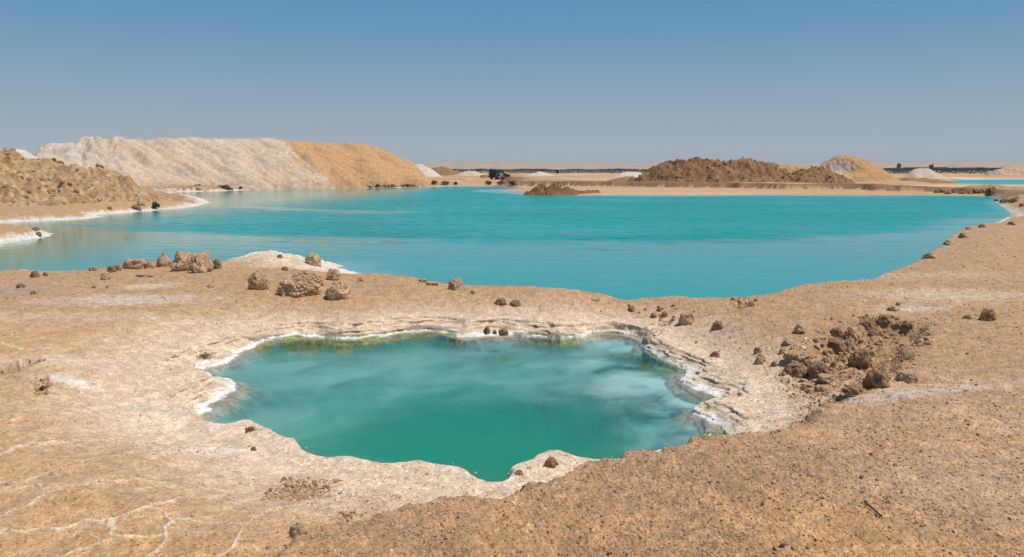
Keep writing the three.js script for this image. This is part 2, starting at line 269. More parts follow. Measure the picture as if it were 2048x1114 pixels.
function hit(px, py) {                                          // where a sight line meets the land
  const r = ray(px, py), l = Math.hypot(...r); let t = 1.5 / l, prev = t;
  for (let i = 0; i < 2500; i++) {
    const y = EYE + r[1] * t, x = r[0] * t, z = r[2] * t;
    if (y < .6 && y <= landHeight(x, z)) { let a = prev, b = t; for (let k = 0; k < 14; k++) { const m = (a + b) / 2; if (EYE + r[1] * m <= landHeight(r[0] * m, r[2] * m)) b = m; else a = m; } return [r[0] * b, EYE + r[1] * b, r[2] * b]; }
    prev = t; t *= 1.004;
  }
  return atDepth(px, py, 150);
}

// ------------------------------------------------------------------ colour of the land (albedo)
const C = { tan: [.51, .325, .17], orange: [.515, .295, .133], pale: [.60, .45, .305], white: [.72, .66, .60], cream: [.70, .55, .405], salt: [.80, .76, .71], brown: [.25, .135, .062], mudAndShade: [.14, .08, .042], grey: [.36, .29, .235], wet: [.30, .18, .085], crust: [.40, .235, .12] };
const stain = (px, py, rx, rz, c, k, y = -.05) => ({ p: atHeight(px, py, y), rx, rz, c, k });
const stains = [stain(425, 868, .32, .22, C.white, .85), stain(150, 764, .35, .14, C.white, .9), stain(395, 700, .7, .4, C.pale, .5), stain(250, 605, 1.4, .5, C.white, .45), stain(150, 640, 1.5, .5, C.pale, .6), stain(300, 575, .5, .4, C.cream, .7), stain(130, 730, .9, .35, C.cream, .6), stain(1470, 735, .42, .2, C.white, .85), stain(1900, 605, 1.5, .7, C.pale, .8), stain(1820, 630, .5, .3, C.white, .45),
  stain(2000, 860, 1.5, 1, C.white, .6), stain(1980, 1010, .9, .7, C.white, .65), stain(1800, 960, .8, .4, C.pale, .6), stain(2000, 1080, .5, .4, C.grey, .5), stain(1630, 880, .35, .16, C.grey, .6), stain(1500, 975, .2, .1, C.grey, .4), stain(1860, 1060, .6, .4, C.white, .5), stain(300, 800, .6, .2, C.pale, .6), stain(350, 815, .5, .2, C.cream, .5), stain(1330, 560, 1, 1, C.tan, .3), stain(1450, 650, .4, .3, C.grey, .5), stain(1830, 560, 2, .5, C.pale, .4),
  stain(200, 700, 1, .2, C.orange, .5), stain(90, 650, 1.2, .3, C.orange, .5), stain(60, 850, .9, .3, C.orange, .35), stain(540, 506, 1.6, 1.0, C.cream, .75, .06), stain(600, 520, 1.1, .9, C.cream, .8, .02), stain(0, 580, 1.2, .8, C.grey, .6), stain(850, 640, 2, .25, C.pale, .4), stain(1000, 655, .5, .4, C.white, .7), stain(650, 985, .6, .3, C.pale, .5), stain(1050, 1000, .7, .3, C.orange, .4), stain(1230, 950, .5, .25, C.grey, .25), stain(690, 541, 1.2, .7, C.white, .95, -.3), stain(655, 528, .7, .6, C.white, .95, -.3), stain(760, 557, 1, .4, C.white, .8, -.3), stain(610, 950, .22, .16, C.brown, .5), stain(420, 770, .8, .35, C.cream, .5), stain(1440, 770, .6, .35, C.cream, .8), stain(1460, 830, .5, .25, C.cream, .7)];
function landColor(x, z, h) {
  const r = Math.hypot(x, z), far = sm(-30, -60, z);
  const a = fbm(x * .5 + z * .12, z * 1.1, 4), b = fbm(x * 1.9 - z * .3, z * 3.4 + 9, 4, N2b), s = N2(x * 13, z * 17), g = N2b(x * 55, z * 60);
  let c = mix3(C.tan, C.orange, clamp(.35 + .8 * a));
  c = mix3(c, C.pale, sm(.1, .75, b + .25 * a) * lerp(.6, .36, Q.rough));
  c = mix3(c, C.crust, Q.rough * .6 * (1 - far));
  c = mix3(c, C.brown, sm(.2, .8, -b + .3 * s) * .08 * (1 - far));
  for (const t of stains) {
    const dx = (x - t.p[0]) / t.rx, dz = (z - t.p[1]) / t.rz, d = dx * dx + dz * dz; if (d > 2.5) continue;
    c = mix3(c, t.c, t.k * sm(1.25, .15, Math.sqrt(d) + .45 * b + .25 * s));
  }
  if (Q.mound > .02) c = mix3(c, mix3(C.crust, C.orange, clamp(.3 + a)), Q.mound * .85);
  if (Q.ditch > .02) c = mix3(c, mix3(C.crust, C.brown, clamp(.35 + 1.2 * b)), Q.ditch * .8);
  c = mix3(c, [.70, .56, .41], veinHere * (.78 + .3 * clamp(.5 + b)));
  // salt and crust at the water
  if (Q.dP < 3) {
    const lim = .7 + 1.1 * Q.rim, e = Q.dP + .22 * b + .1 * s;
    c = mix3(c, C.cream, sm(lim * .9 + .3, .1, e) * .88 * (1 - Q.mound * .9));
  }
  if (Q.dL > -1 && Q.dL < 6) {
    const fr = Q.fr * (.7 + .025 * r), e = Q.dL + fr * .5 * (b + .5 * s);
    if (Q.fr > .02) c = mix3(c, C.white, sm(fr, fr * .45, e) * .95);
    if (far > .5 && x < -8) c = mix3(c, C.brown, sm(5, 2, Q.dL) * sm(.3, .7, Q.dL) * clamp(.5 + 1.4 * b) * .9);
    if (far > .5 && x > -8) c = mix3(c, C.orange, sm(4, .8, Q.dL) * .4);
  }
  if (far > 0) {
    const p = fbm(x * .02 + 3, z * .045, 4), p2 = fbm(x * .09, z * .2, 3, N2b);
    let fc = mix3(mix3(C.tan, C.orange, clamp(.4 + p2)), C.brown, sm(.05, .5, p) * .55); fc = mix3(fc, C.white, sm(.12, .45, fbm(x * .013 - 8, z * .05, 4, N2b)) * .6);
    c = mix3(c, fc, far * (Q.beach > .5 ? .25 : .85) * (x < -8 ? sm(1.5, 6, Q.dL) : 1));
    if (Q.sd > -2.6 + 1.2 * p2 && Q.sd < .45 && r < 200) c = mix3(c, mix3(C.brown, C.mudAndShade, clamp(.5 + p2)), .85);      // the dark soil of the low bank
    else if (Q.beach <= .05 && z > -130 && x > -8) c = mix3(c, mix3(C.brown, C.orange, clamp(.4 + p2)), .45 * sm(14, 2, Math.abs(query(SCARP, x, z).d)));
    c = mix3(c, mix3(C.brown, C.mudAndShade, .3), sm(260, 420, r) * sm(1000, 700, r) * .5 * clamp(.55 + p + p2));
  }
  if (Q.dL < -.02) c = mix3(c, C.pale, .6);
  const sp1 = 1 + .05 * s + .06 * g;
  return [c[0] * sp1, c[1] * sp1, c[2] * sp1];
}

// ------------------------------------------------------------------ materials: grain of sand and crust
function tileNoise(n, cells, seed, oct = 4) {                   // tileable value noise
  const R = rng(seed), out = new Float32Array(n * n); let amp = 1, tot = 0;
  for (let o = 0; o < oct; o++, cells *= 2, amp *= .55) {
    const g = Float32Array.from({ length: cells * cells }, () => R()); tot += amp;
    for (let j = 0; j < n; j++) { const v = j / n * cells, j0 = v | 0, fj = v - j0, sj = fj * fj * (3 - 2 * fj), a = (j0 % cells) * cells, b = ((j0 + 1) % cells) * cells;
      for (let i = 0; i < n; i++) { const u = i / n * cells, i0 = u | 0, fi = u - i0, si = fi * fi * (3 - 2 * fi), c = i0 % cells, d = (i0 + 1) % cells;
        out[j * n + i] += amp * lerp(lerp(g[a + c], g[a + d], si), lerp(g[b + c], g[b + d], si), sj); } }
  }
  for (let i = 0; i < out.length; i++) out[i] /= tot;
  return out;
}
function tex(n, f, srgb, rep) {
  const d = new Uint8Array(n * n * 4), o = [0, 0, 0];
  for (let i = 0; i < n * n; i++) { f(i, o); d[4 * i] = clamp(o[0]) * 255; d[4 * i + 1] = clamp(o[1]) * 255; d[4 * i + 2] = clamp(o[2]) * 255; d[4 * i + 3] = 255; }
  const t = new THREE.DataTexture(d, n, n, THREE.RGBAFormat); t.wrapS = t.wrapT = THREE.RepeatWrapping; t.magFilter = THREE.LinearFilter;
  if (srgb) t.colorSpace = THREE.SRGBColorSpace;
  if (rep) t.repeat.set(rep, rep);
  t.needsUpdate = true; return t;
}
const TN = 1024, g1 = tileNoise(TN, 24, 1, 5), g2 = tileNoise(TN, 160, 2, 3), g3 = tileNoise(TN, 70, 3, 3), g4 = tileNoise(TN, 256, 4, 2);
const grain = tex(TN, (i, o) => {                               // brown crumbs, pale crystals and fine sand
  let v = .80 + .2 * (g1[i] - .5) + .34 * (g2[i] - .5), w = 0; const dark = sm(.62, .72, g3[i]) * sm(.5, .6, g2[i]), lite = sm(.66, .74, g4[i]) * sm(.45, .6, g1[i]);
  v -= .24 * dark; v += .15 * lite;
  o[0] = v; o[1] = v * (1 - .05 * dark + .02 * lite); o[2] = v * (1 - .14 * dark + .06 * lite);
}, true);
const grainBump = tex(TN, (i, o) => { o[0] = o[1] = o[2] = .3 * g1[i] + .4 * g2[i] + .3 * g4[i] + .2 * sm(.6, .72, g3[i]); });
const soil = (rough = .95, bump = .012) => new THREE.MeshStandardMaterial({ vertexColors: true, map: grain, bumpMap: grainBump, bumpScale: bump, roughness: rough });
const landMat = soil(.95, .006), rockMat = soil(.92, .006), heapMat = soil(.97, .02);
const GAIN = 1.6;                                               // the grain map's own mean is below one
const UVM = .55;                                                 // grain tiles per metre

// ------------------------------------------------------------------ the ground, a fan of cells to the horizon
{
  const ang = []; for (let a = -180; a < -66; a += 3) ang.push(a); for (let a = -66; a < -38; a += .35) ang.push(a); for (let a = -38; a < 38; a += .078) ang.push(a); for (let a = 38; a < 66; a += .35) ang.push(a); for (let a = 66; a <= 180; a += 3) ang.push(a);
  const rad = [.15, .6, 1.1, 1.6]; let r = 2;
  while (r < 9000) { rad.push(r); r += r < 2.7 ? .03 : Math.min(r * r / (EYE * 725) * .95, r < 220 ? r * .0068 : r * .035); }
  const na = ang.length, nr = rad.length, pos = new Float32Array(na * nr * 3), col = new Float32Array(na * nr * 3), uv = new Float32Array(na * nr * 2), keep = new Uint8Array(na * nr);
  for (let j = 0, k = 0; j < nr; j++) for (let i = 0; i < na; i++, k++) {
    const a = ang[i] * Math.PI / 180, x = Math.sin(a) * rad[j], z = -Math.cos(a) * rad[j];
    let h = landHeight(x, z); const R = rad[j]; h += fineRelief(x, z, R);
    veinHere = veinAt(x, z); h += .01 * veinHere;
    keep[k] = (Q.dP < .58 ? 1 : 0) | (h < -.95 && Q.dL < -1 ? 2 : 0);
    if (Q.dP < .7) h -= .003;
    const c = landColor(x, z, h);
    pos[3 * k] = x; pos[3 * k + 1] = h; pos[3 * k + 2] = z;
    col[3 * k] = c[0] * GAIN; col[3 * k + 1] = c[1] * GAIN; col[3 * k + 2] = c[2] * GAIN;
    uv[2 * k] = x * UVM; uv[2 * k + 1] = z * UVM;
  }
  const idx = [];
  for (let j = 0; j < nr - 1; j++) for (let i = 0; i < na - 1; i++) {
    const a = j * na + i, b = a + 1, c = a + na, d = c + 1, all = keep[a] & keep[b] & keep[c] & keep[d];
    if (all) continue;
    idx.push(a, b, c, b, d, c);
  }
  const g = geom(pos, idx, col, uv);
  tag(mesh('ground', g, landMat), 'tan salt crusted desert ground with white veins and crumbly sand', null, null, 'structure');
}

// ------------------------------------------------------------------ the pool: banks of thin crusts, bed, cloudy water
const bedDeep = atHeight(985, 850, WL), bedDeep2 = atHeight(760, 800, WL);
const shelves = [[1275, 755, 1.25, 1.0], [1210, 690, .6, .5], [465, 770, .55, .7], [1400, 815, .5, .4]].map(([px, py, rx, rz]) => [...atHeight(px, py, WL), rx, rz]);
function bedDepth(x, z, dIn, alg) {
  const d1 = Math.hypot((x - bedDeep[0]) / 1.55, (z - bedDeep[1]) / 1.25), d2 = Math.hypot((x - bedDeep2[0]) / 1.5, (z - bedDeep2[1]) / 1.2);
  let sh = 0; for (const [a, b, rx, rz] of shelves) sh = Math.max(sh, sm(1.15, .45, Math.hypot((x - a) / rx, (z - b) / rz) + .2 * fbm(x * 1.6, z * 1.6, 3)));
  const shelf = lerp(.20 + .16 * sm(0, .7, dIn) + .12 * alg, .06 + .06 * sm(0, .3, dIn), sh) + .05 * fbm(x * 1.1, z * 1.1 + 7, 2) * sm(.05, .3, dIn);
  let d = shelf + (1 - .6 * sh) * .95 * sm(1.15, .25, d1 + .16 * fbm(x * 1.5, z * 1.5, 3)) + .28 * sm(1.1, .2, d2);
  return d;
}
{
  const x0 = -5, x1 = 4.9, z0 = -11.2, z1 = -3.3, s = .0105, nx = Math.round((x1 - x0) / s), nz = Math.round((z1 - z0) / s);
  const pos = [], col = [], uv = [], map = new Int32Array(nx * nz).fill(-1); let n = 0;
  const algae = [.10, .19, .05], algae2 = [.27, .28, .085], greyBand = [.16, .13, .11];
  for (let j = 0; j < nz; j++) for (let i = 0; i < nx; i++) {
    let x = x0 + i * s, z = z0 + j * s;
    const base = landHeight(x, z), dP = Q.dP; if (dP > .78) continue;
    const w = Q.w, rr = Math.hypot(x, z), nX = Q.nx, nZ = Q.nz, alg = Q.alg, rim = Q.rim;
    let h, c, ox = 0;
    const jag = .012 * N2(x * 9, z * 9) + .004 * N2b(x * 23, z * 23), d = dP + jag * (w > .15 ? 1 : .5);
    const outer = base + fineRelief(x, z, rr);
    c = landColor(x, z, outer);
    const topH = lerp(Q.top, outer, sm(w * .7, w * 1.3, d));
    if (d > w) h = outer;
    else if (d > -.02) {
      const n = w > .2 ? 5 : w > .14 ? 3 : 2, wav = 1.1 * N2(x * 1.1, z * 1.1) + .7 * N2b(x * 2.9, z * 2.9) + .1 * N2(x * 8, z * 8);
      const e = Q.edge < -.3 ? WL : Math.max(Q.edge - .1, WL);
      let u = clamp(d / w) * n; const env = sm(0, .5, u) * sm(n, n - .8, u); u = clamp(u + wav * env, 0, n);
      const k = Math.min(Math.floor(u), n - 1), f = u - k;
      const ledge = clamp(.5 + .9 * N2b(x * 1.9 + k * 4, z * 1.9)), ramp = u / n, st = lerp(ramp, (k + .75 * sm(0, .3, f) + .25 * f) / n, ledge);
      h = lerp(WL - .02, topH, st * (Q.edge < -.3 ? 1 : 1)); if (Q.edge >= -.3) h = lerp(lerp(Q.edge - .12, h, sm(0, .5, d / w)), topH, sm(0, 1, d / w));
      ox = ledge * (.032 * sm(.1, .3, f) * sm(.9, .35, f)) * (w > .14 ? 1 : .4) * sm(.02, .08, d) * (.6 + .6 * N2(x * 4, z * 4));
      const lay = N2(x * 3 + k * 9, z * 3 + k * 5), chip = fbm(x * 11, z * 11 + k * 7, 3);
      c = mix3(c, mix3(C.cream, C.pale, clamp(.5 + .8 * lay)), .75 * (1 - .85 * Q.mound));
      c = mix3(c, C.salt, sm(.07, .012, d - .025 * rim + .04 * chip) * clamp(rim * 1.1) * .9);
      if (u > .3) c = mix3(c, C.mudAndShade, sm(.2, .06, Math.abs(f - .02)) * sm(.0, .35, N2b(x * 1.7 + k * 3, z * 1.7) + .5 * N2(x * 7, z * 7)) * .6 * (1 - Q.mound));  // broken dark lines at the step bases: dirt plus crevice shadow painted in
      if (alg + (1 - rim) > 1.1) c = mix3(c, greyBand, sm(.22, .05, Math.abs(d / w - .16) + .12 * chip) * .75);  // dark grey band low on the bank, just above the waterline
      c = mix3(c, C.brown, sm(.25, .55, chip) * .45);
    } else {
      const t = -d, depth = bedDepth(x, z, t, alg), wall = Q.edge >= -.3 ? Math.max(Q.edge - .05, WL - .02) : WL - .02;
      const run = w > .15 ? .16 : .06, fall = sm(0, run * (1 + 1.6 * depth), t), fall2 = clamp(t / .2);
      h = lerp(wall - .02, WL - depth, lerp(fall, fall2, sm(.3, .6, alg))) + .012 * fbm(x * 6, z * 6, 3);
    }
    if (h < WL + .004) {
      const u = WL - h, m = fbm(x * 1.2 + .4 * N2(x * 2, z * 2), z * 2.1, 4), m2 = fbm(x * 5, z * 9, 3, N2b);
      let b = mix3([.34, .31, .27], [.46, .42, .36], clamp(.5 + m2));
      b = mix3(b, [.10, .125, .10], sm(-.06, .26, m + .4 * m2) * .9);
      b = mix3(b, mix3(algae, algae2, clamp(.5 + 1.3 * m2)), alg * sm(.30, .21, u + .06 * m2));
      if (alg < .4) b = mix3(b, [.34, .31, .20], sm(.12, .03, u + .04 * m2) * .7);
      c = mix3(b, C.salt, sm(.012, .0, u + .006 * m2) * .8 * (rim + .2));
    } else if (h < WL + .03 && Q.edge < -.3) c = mix3(c, C.salt, sm(.03, .012, h - WL + .012 * N2(x * 14, z * 14)) * .9);
    h += sm(.62, .75, dP) * -.02 + .002;
    x -= nX * ox; z -= nZ * ox;
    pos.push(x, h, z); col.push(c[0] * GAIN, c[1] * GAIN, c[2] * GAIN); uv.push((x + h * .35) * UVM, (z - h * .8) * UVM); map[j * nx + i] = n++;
  }
  const idx = [];
  for (let j = 0; j < nz - 1; j++) for (let i = 0; i < nx - 1; i++) { const a = map[j * nx + i], b = map[j * nx + i + 1], c = map[j * nx + nx + i], d = map[j * nx + nx + i + 1]; if (a < 0 || b < 0 || c < 0 || d < 0) continue; idx.push(a, c, b, b, c, d); }
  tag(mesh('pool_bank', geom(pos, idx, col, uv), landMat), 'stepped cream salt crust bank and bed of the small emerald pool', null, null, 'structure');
}
function sheet(P, grow, y) {
  const pts = P.pts.map((p, i) => { const a = P.pts[(i + P.n - 1) % P.n], b = P.pts[(i + 1) % P.n]; let tx = b[0] - a[0], tz = b[1] - a[1]; const l = Math.hypot(tx, tz) + 1e-9; return new THREE.Vector2(p[0] + P.turn * tz / l * grow, -(p[1] - P.turn * tx / l * grow)); });
  const g = new THREE.ShapeGeometry(new THREE.Shape(pts)); g.rotateX(-Math.PI / 2); g.translate(0, y, 0);
  const p = g.attributes.position, uv = g.attributes.uv; for (let i = 0; i < p.count; i++) uv.setXY(i, p.getX(i), p.getZ(i));
  return g;
}
for (const P of [LAKE, POOL, farLake]) { let A = 0; for (let i = 0; i < P.n; i++) { const j = (i + 1) % P.n; A += P.x[i] * P.z[j] - P.x[j] * P.z[i]; } P.turn = A > 0 ? 1 : -1; }
// wave normals: a sum of short waves
function waveMap(n, size, slope, waves, seed) {
  const R = rng(seed), ws = []; for (let k = 0; k < waves; k++) { const cyc = Math.round(3 + 26 * R()), a = (R() - .5) * 1.5 + Math.PI / 2; ws.push([Math.round(cyc * Math.cos(a)), Math.round(cyc * Math.sin(a)) || 1, R() * 6.28]); }
  return tex(n, (i, o) => {
    const u = (i % n) / n * 6.2832, v = ((i / n) | 0) / n * 6.2832; let sx = 0, sz = 0;
    for (const [a, b, p] of ws) { const c = Math.cos(a * u + b * v + p), l = Math.hypot(a, b); sx += c * a / l; sz += c * b / l; }
    sx *= slope / Math.sqrt(waves) * 1.4; sz *= slope / Math.sqrt(waves) * 1.4; const l = Math.hypot(sx, sz, 1); o[0] = .5 - sx / l / 2; o[1] = .5 - sz / l / 2; o[2] = .5 + 1 / l / 2;
  }, false, 1 / size);
}
{
  const pool = thing('pool_water', 'clear emerald green water of the small pool in the foreground', null); pool.userData.kind = 'structure';
  const top = new THREE.MeshPhysicalMaterial({ color: 0xffffff, transmission: 1, thickness: 0, roughness: .03, ior: 1.33, normalMap: waveMap(512, 1.6, .009, 26, 5) });
  const cx0 = -4, cz0 = -10.6, cw = 8, cloud = (o, k0) => tex(256, (i, c) => {     // drifting clouds of white silt, thin over the deep hole
    const x = cx0 + (i % 256 + .5) / 256 * cw, z = cz0 + (((i / 256) | 0) + .5) / 256 * cw, dd = Math.hypot((x - bedDeep[0]) / 1.5, (z - bedDeep[1]) / 1.2), n = fbm(x * .8 + o + .35 * N2(x * 1.1, z * 1.1 + o), z * .8 + .25 * x, 5), right = sm(.4, 1.5, x), q = query(POOL, x, z), wall = lerp(1, sm(-.12, -.5, q.d), sm(.3, .7, val(POOL, q, 5)));
    const k = clamp(.44 + (.5 + 1.4 * right) * n) * sm(.55, 1.45, dd + .15 * n) * (.6 + .4 * right) * wall; c[0] = c[1] = c[2] = 1 - k0 * k; });
  const cloudSheet = (d, o, k0) => { const t = cloud(o, k0); t.wrapS = t.wrapT = THREE.ClampToEdgeWrapping; const g = sheet(POOL, .05, WL - d), uv = g.attributes.uv; for (let i = 0; i < uv.count; i++) uv.setXY(i, (uv.getX(i) - cx0) / cw, (uv.getY(i) - cz0) / cw);
    mesh('silt_cloud', g, new THREE.MeshPhysicalMaterial({ color: new THREE.Color().setRGB(.76, .88, .86), transmission: 1, transmissionMap: t, thickness: 0, roughness: .31, specularIntensity: 0 }), pool); };
  cloudSheet(.075, 3, .55); cloudSheet(.13, 9, .45);
  const silt = (r, g, b, t) => new THREE.MeshPhysicalMaterial({ color: new THREE.Color().setRGB(r, g, b), transmission: t, thickness: 0, roughness: .31, specularIntensity: 0 });
  mesh('water_surface', sheet(POOL, .05, WL), top, pool);
  for (const [d, t, r, g, b] of [[.05, .99, .84, .98, .96], [.10, .985, .78, .975, .95], [.16, .98, .66, .965, .93], [.22, .95, .5, .96, .91], [.29, .90, .32, .975, .92], [.37, .85, .24, .975, .91], [.46, .83, .22, .975, .91], [.56, .81, .2, .975, .91], [.68, .86, .4, .95, .88], [.83, .84, .4, .95, .88], [1.02, .8, .4, .95, .88]]) mesh('silt_layer', sheet(POOL, .05, WL - d), silt(r, g, b, t), pool);
}
// ------------------------------------------------------------------ the lake
{
  const n = 512, lo = [-70, -118], size = 120;
  const bnd = outline([[-900, 470], [100, 450], [300, 462], [512, 471], [760, 478], [1000, 491], [1250, 485], [1500, 479], [1750, 469], [1900, 447], [1985, 432], [2100, 425]].map(p => atHeight(...p, WL)), false, .03);
  const slick = outline([[440, 412], [560, 417], [650, 421], [740, 425], [800, 424]].map(p => atHeight(...p, WL)), false, .03);
  const wind = (x, z) => {                                      // 1 where the breeze ruffles the water, 0 in the lee of the near shore
    const q = query(bnd, x, z), ax = bnd.x[q.i], az = bnd.z[q.i], bx = bnd.x[q.j] - ax, bz = bnd.z[q.j] - az, side = (x - ax) * bz - (z - az) * bx > 0 ? 1 : -1;
    const d = side * q.d + 2.2 * fbm(x * .12, z * .3, 4); let k = sm(-1.2, 1.4, d);
    k *= .55 + .45 * sm(-.6, .3, fbm(x * .06, z * .16, 3) + .25);
    k *= 1 - .75 * sm(1.6, .3, query(slick, x, z).d + 1.2 * fbm(x * .3, z * .5, 3));
    return k * sm(-24, -12, x + z * .1);
  };
  const wn = 1536, R = rng(3), ws = []; for (let k = 0; k < 22; k++) { const L = .34 + 1.1 * R() * R(), a = (R() - .5) * 1.7 + 1.4; ws.push([6.2832 / L * Math.cos(a), 6.2832 / L * Math.sin(a), R() * 6.28, .6 + .8 * R()]); }
  const wm = new Float32Array(256 * 256); for (let j = 0; j < 256; j++) for (let i = 0; i < 256; i++) wm[j * 256 + i] = wind(lo[0] + (i + .5) / 256 * size, lo[1] + (j + .5) / 256 * size);
  const wAt = (u, v) => { const a = clamp(u * 256 - .5, 0, 254.99), b = clamp(v * 256 - .5, 0, 254.99), i = a | 0, j = b | 0, f = a - i, g = b - j; return lerp(lerp(wm[j * 256 + i], wm[j * 256 + i + 1], f), lerp(wm[j * 256 + 256 + i], wm[j * 256 + 257 + i], f), g); };
  const nm = tex(wn, (i, o) => {
    const u = (i % wn + .5) / wn, v = (((i / wn) | 0) + .5) / wn, x = lo[0] + u * size, z = lo[1] + v * size; let sx = 0, sz = 0;
    const nX = .8 * N2(x * .8, z * .8), gr = .65 + .9 * N2b(x * 1.3, z * .45), amp = (.004 + .17 * wAt(u, v) * Math.max(gr, 0)) * 1.3;
    for (const [a, b, p, w] of ws) { const c = Math.cos(a * x + b * z + p + nX * 2) * w, l = Math.hypot(a, b); sx += c * a / l; sz += c * b / l; }
    sx *= amp / 4; sz *= amp / 4; const l = Math.hypot(sx, sz, 1); o[0] = .5 - sx / l / 2; o[1] = .5 - sz / l / 2; o[2] = .5 + 1 / l / 2;
  });
  const rm = tex(512, (i, o) => { const k = wAt((i % 512 + .5) / 512, (((i / 512) | 0) + .5) / 512); o[0] = 1; o[1] = .11 + .17 * k; o[2] = 0; });
  const spec = tex(256, (i, o) => { o[0] = o[1] = o[2] = 1; });    // steep wavelets hide one another's glancing sides
  for (let i = 0; i < 65536; i++) spec.image.data[4 * i + 3] = 255 * (1 - .82 * wm[i]);
  const cm = tex(n, (i, o) => {                                 // the water's own colour: milky over the shallows, turquoise over the deep
    const x = lo[0] + (i % n + .5) / n * size, z = lo[1] + (((i / n) | 0) + .5) / n * size, p = fbm(x * .07, z * .15, 4);
    let q = query(LAKE, x, z); const d = Math.max(0, -q.d), fr = val(LAKE, q, 6), w = wAt((x - lo[0]) / size, (z - lo[1]) / size);
    let c = mix3([.003, .30, .29], [.001, .25, .243], clamp(.5 + p)); c = mix3(c, [.02, .32, .295], (1 - w) * .5);
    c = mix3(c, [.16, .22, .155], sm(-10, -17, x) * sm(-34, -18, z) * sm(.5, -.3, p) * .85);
    c = mix3(c, [.36, .46, .42], sm(1.3 * fr + .5, 0, d + .4 * fbm(x * 1.2, z * 1.2, 3)) * fr * .85);
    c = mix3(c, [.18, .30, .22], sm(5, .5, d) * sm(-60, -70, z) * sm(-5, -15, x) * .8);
    for (let k = 0; k < 3; k++) o[k] = c[k] <= .0031308 ? c[k] * 12.92 : 1.055 * c[k] ** (1 / 2.4) - .055;
  }, true);
  const g = new THREE.PlaneGeometry(size, size, 1, 1); g.rotateX(-Math.PI / 2); g.translate(lo[0] + size / 2, WL, lo[1] + size / 2);
  const p = g.attributes.position, uv = g.attributes.uv; for (let i = 0; i < 4; i++) uv.setXY(i, (p.getX(i) - lo[0]) / size, (p.getZ(i) - lo[1]) / size);
  // clip the sheet to the lake, so that it stays out of the pool
  const reach = outline([[-700, 640], [-100, 580], [300, 590], [560, 605], [860, 628], [1024, 630], [1300, 628], [1500, 612], [1700, 592], [1880, 560], [2060, 490], [2160, 420], [2080, 398], [2000, 389.5], [1700, 388.5], [1200, 388.5], [1060, 385], [1060, 371.5], [900, 370], [700, 373.5], [500, 376.5], [330, 381], [345, 395], [350, 408], [250, 420], [120, 430], [-100, 440], [-500, 445], [-900, 470]].map(p => atHeight(...p, WL)), true, .03);
  { let A = 0; for (let i = 0; i < reach.n; i++) { const j = (i + 1) % reach.n; A += reach.x[i] * reach.z[j] - reach.x[j] * reach.z[i]; } reach.turn = A > 0 ? 1 : -1; }
  const s = sheet(reach, 0, WL), sp_ = s.attributes.position, su = s.attributes.uv; for (let i = 0; i < sp_.count; i++) su.setXY(i, (sp_.getX(i) - lo[0]) / size, (sp_.getZ(i) - lo[1]) / size);
  for (const t of [nm, rm, cm, spec]) t.wrapS = t.wrapT = THREE.ClampToEdgeWrapping;
  tag(mesh('lake', s, new THREE.MeshPhysicalMaterial({ map: cm, normalMap: nm, roughnessMap: rm, specularIntensityMap: spec, roughness: 1, metalness: 0, ior: 1.33 })), 'wide turquoise salt lake with ruffled water', null, null, 'structure');
  tag(mesh('lake', sheet(farLake, 2, WL), new THREE.MeshPhysicalMaterial({ color: new THREE.Color().setRGB(.02, .36, .38), normalMap: waveMap(512, 8, .25, 30, 8), roughness: .25, ior: 1.33 })), 'bright cyan lake far off behind the right bank', null, null, 'structure');
}

const clodMat = new THREE.MeshStandardMaterial({ map: grain, bumpMap: grainBump, bumpScale: .02, roughness: .97 });
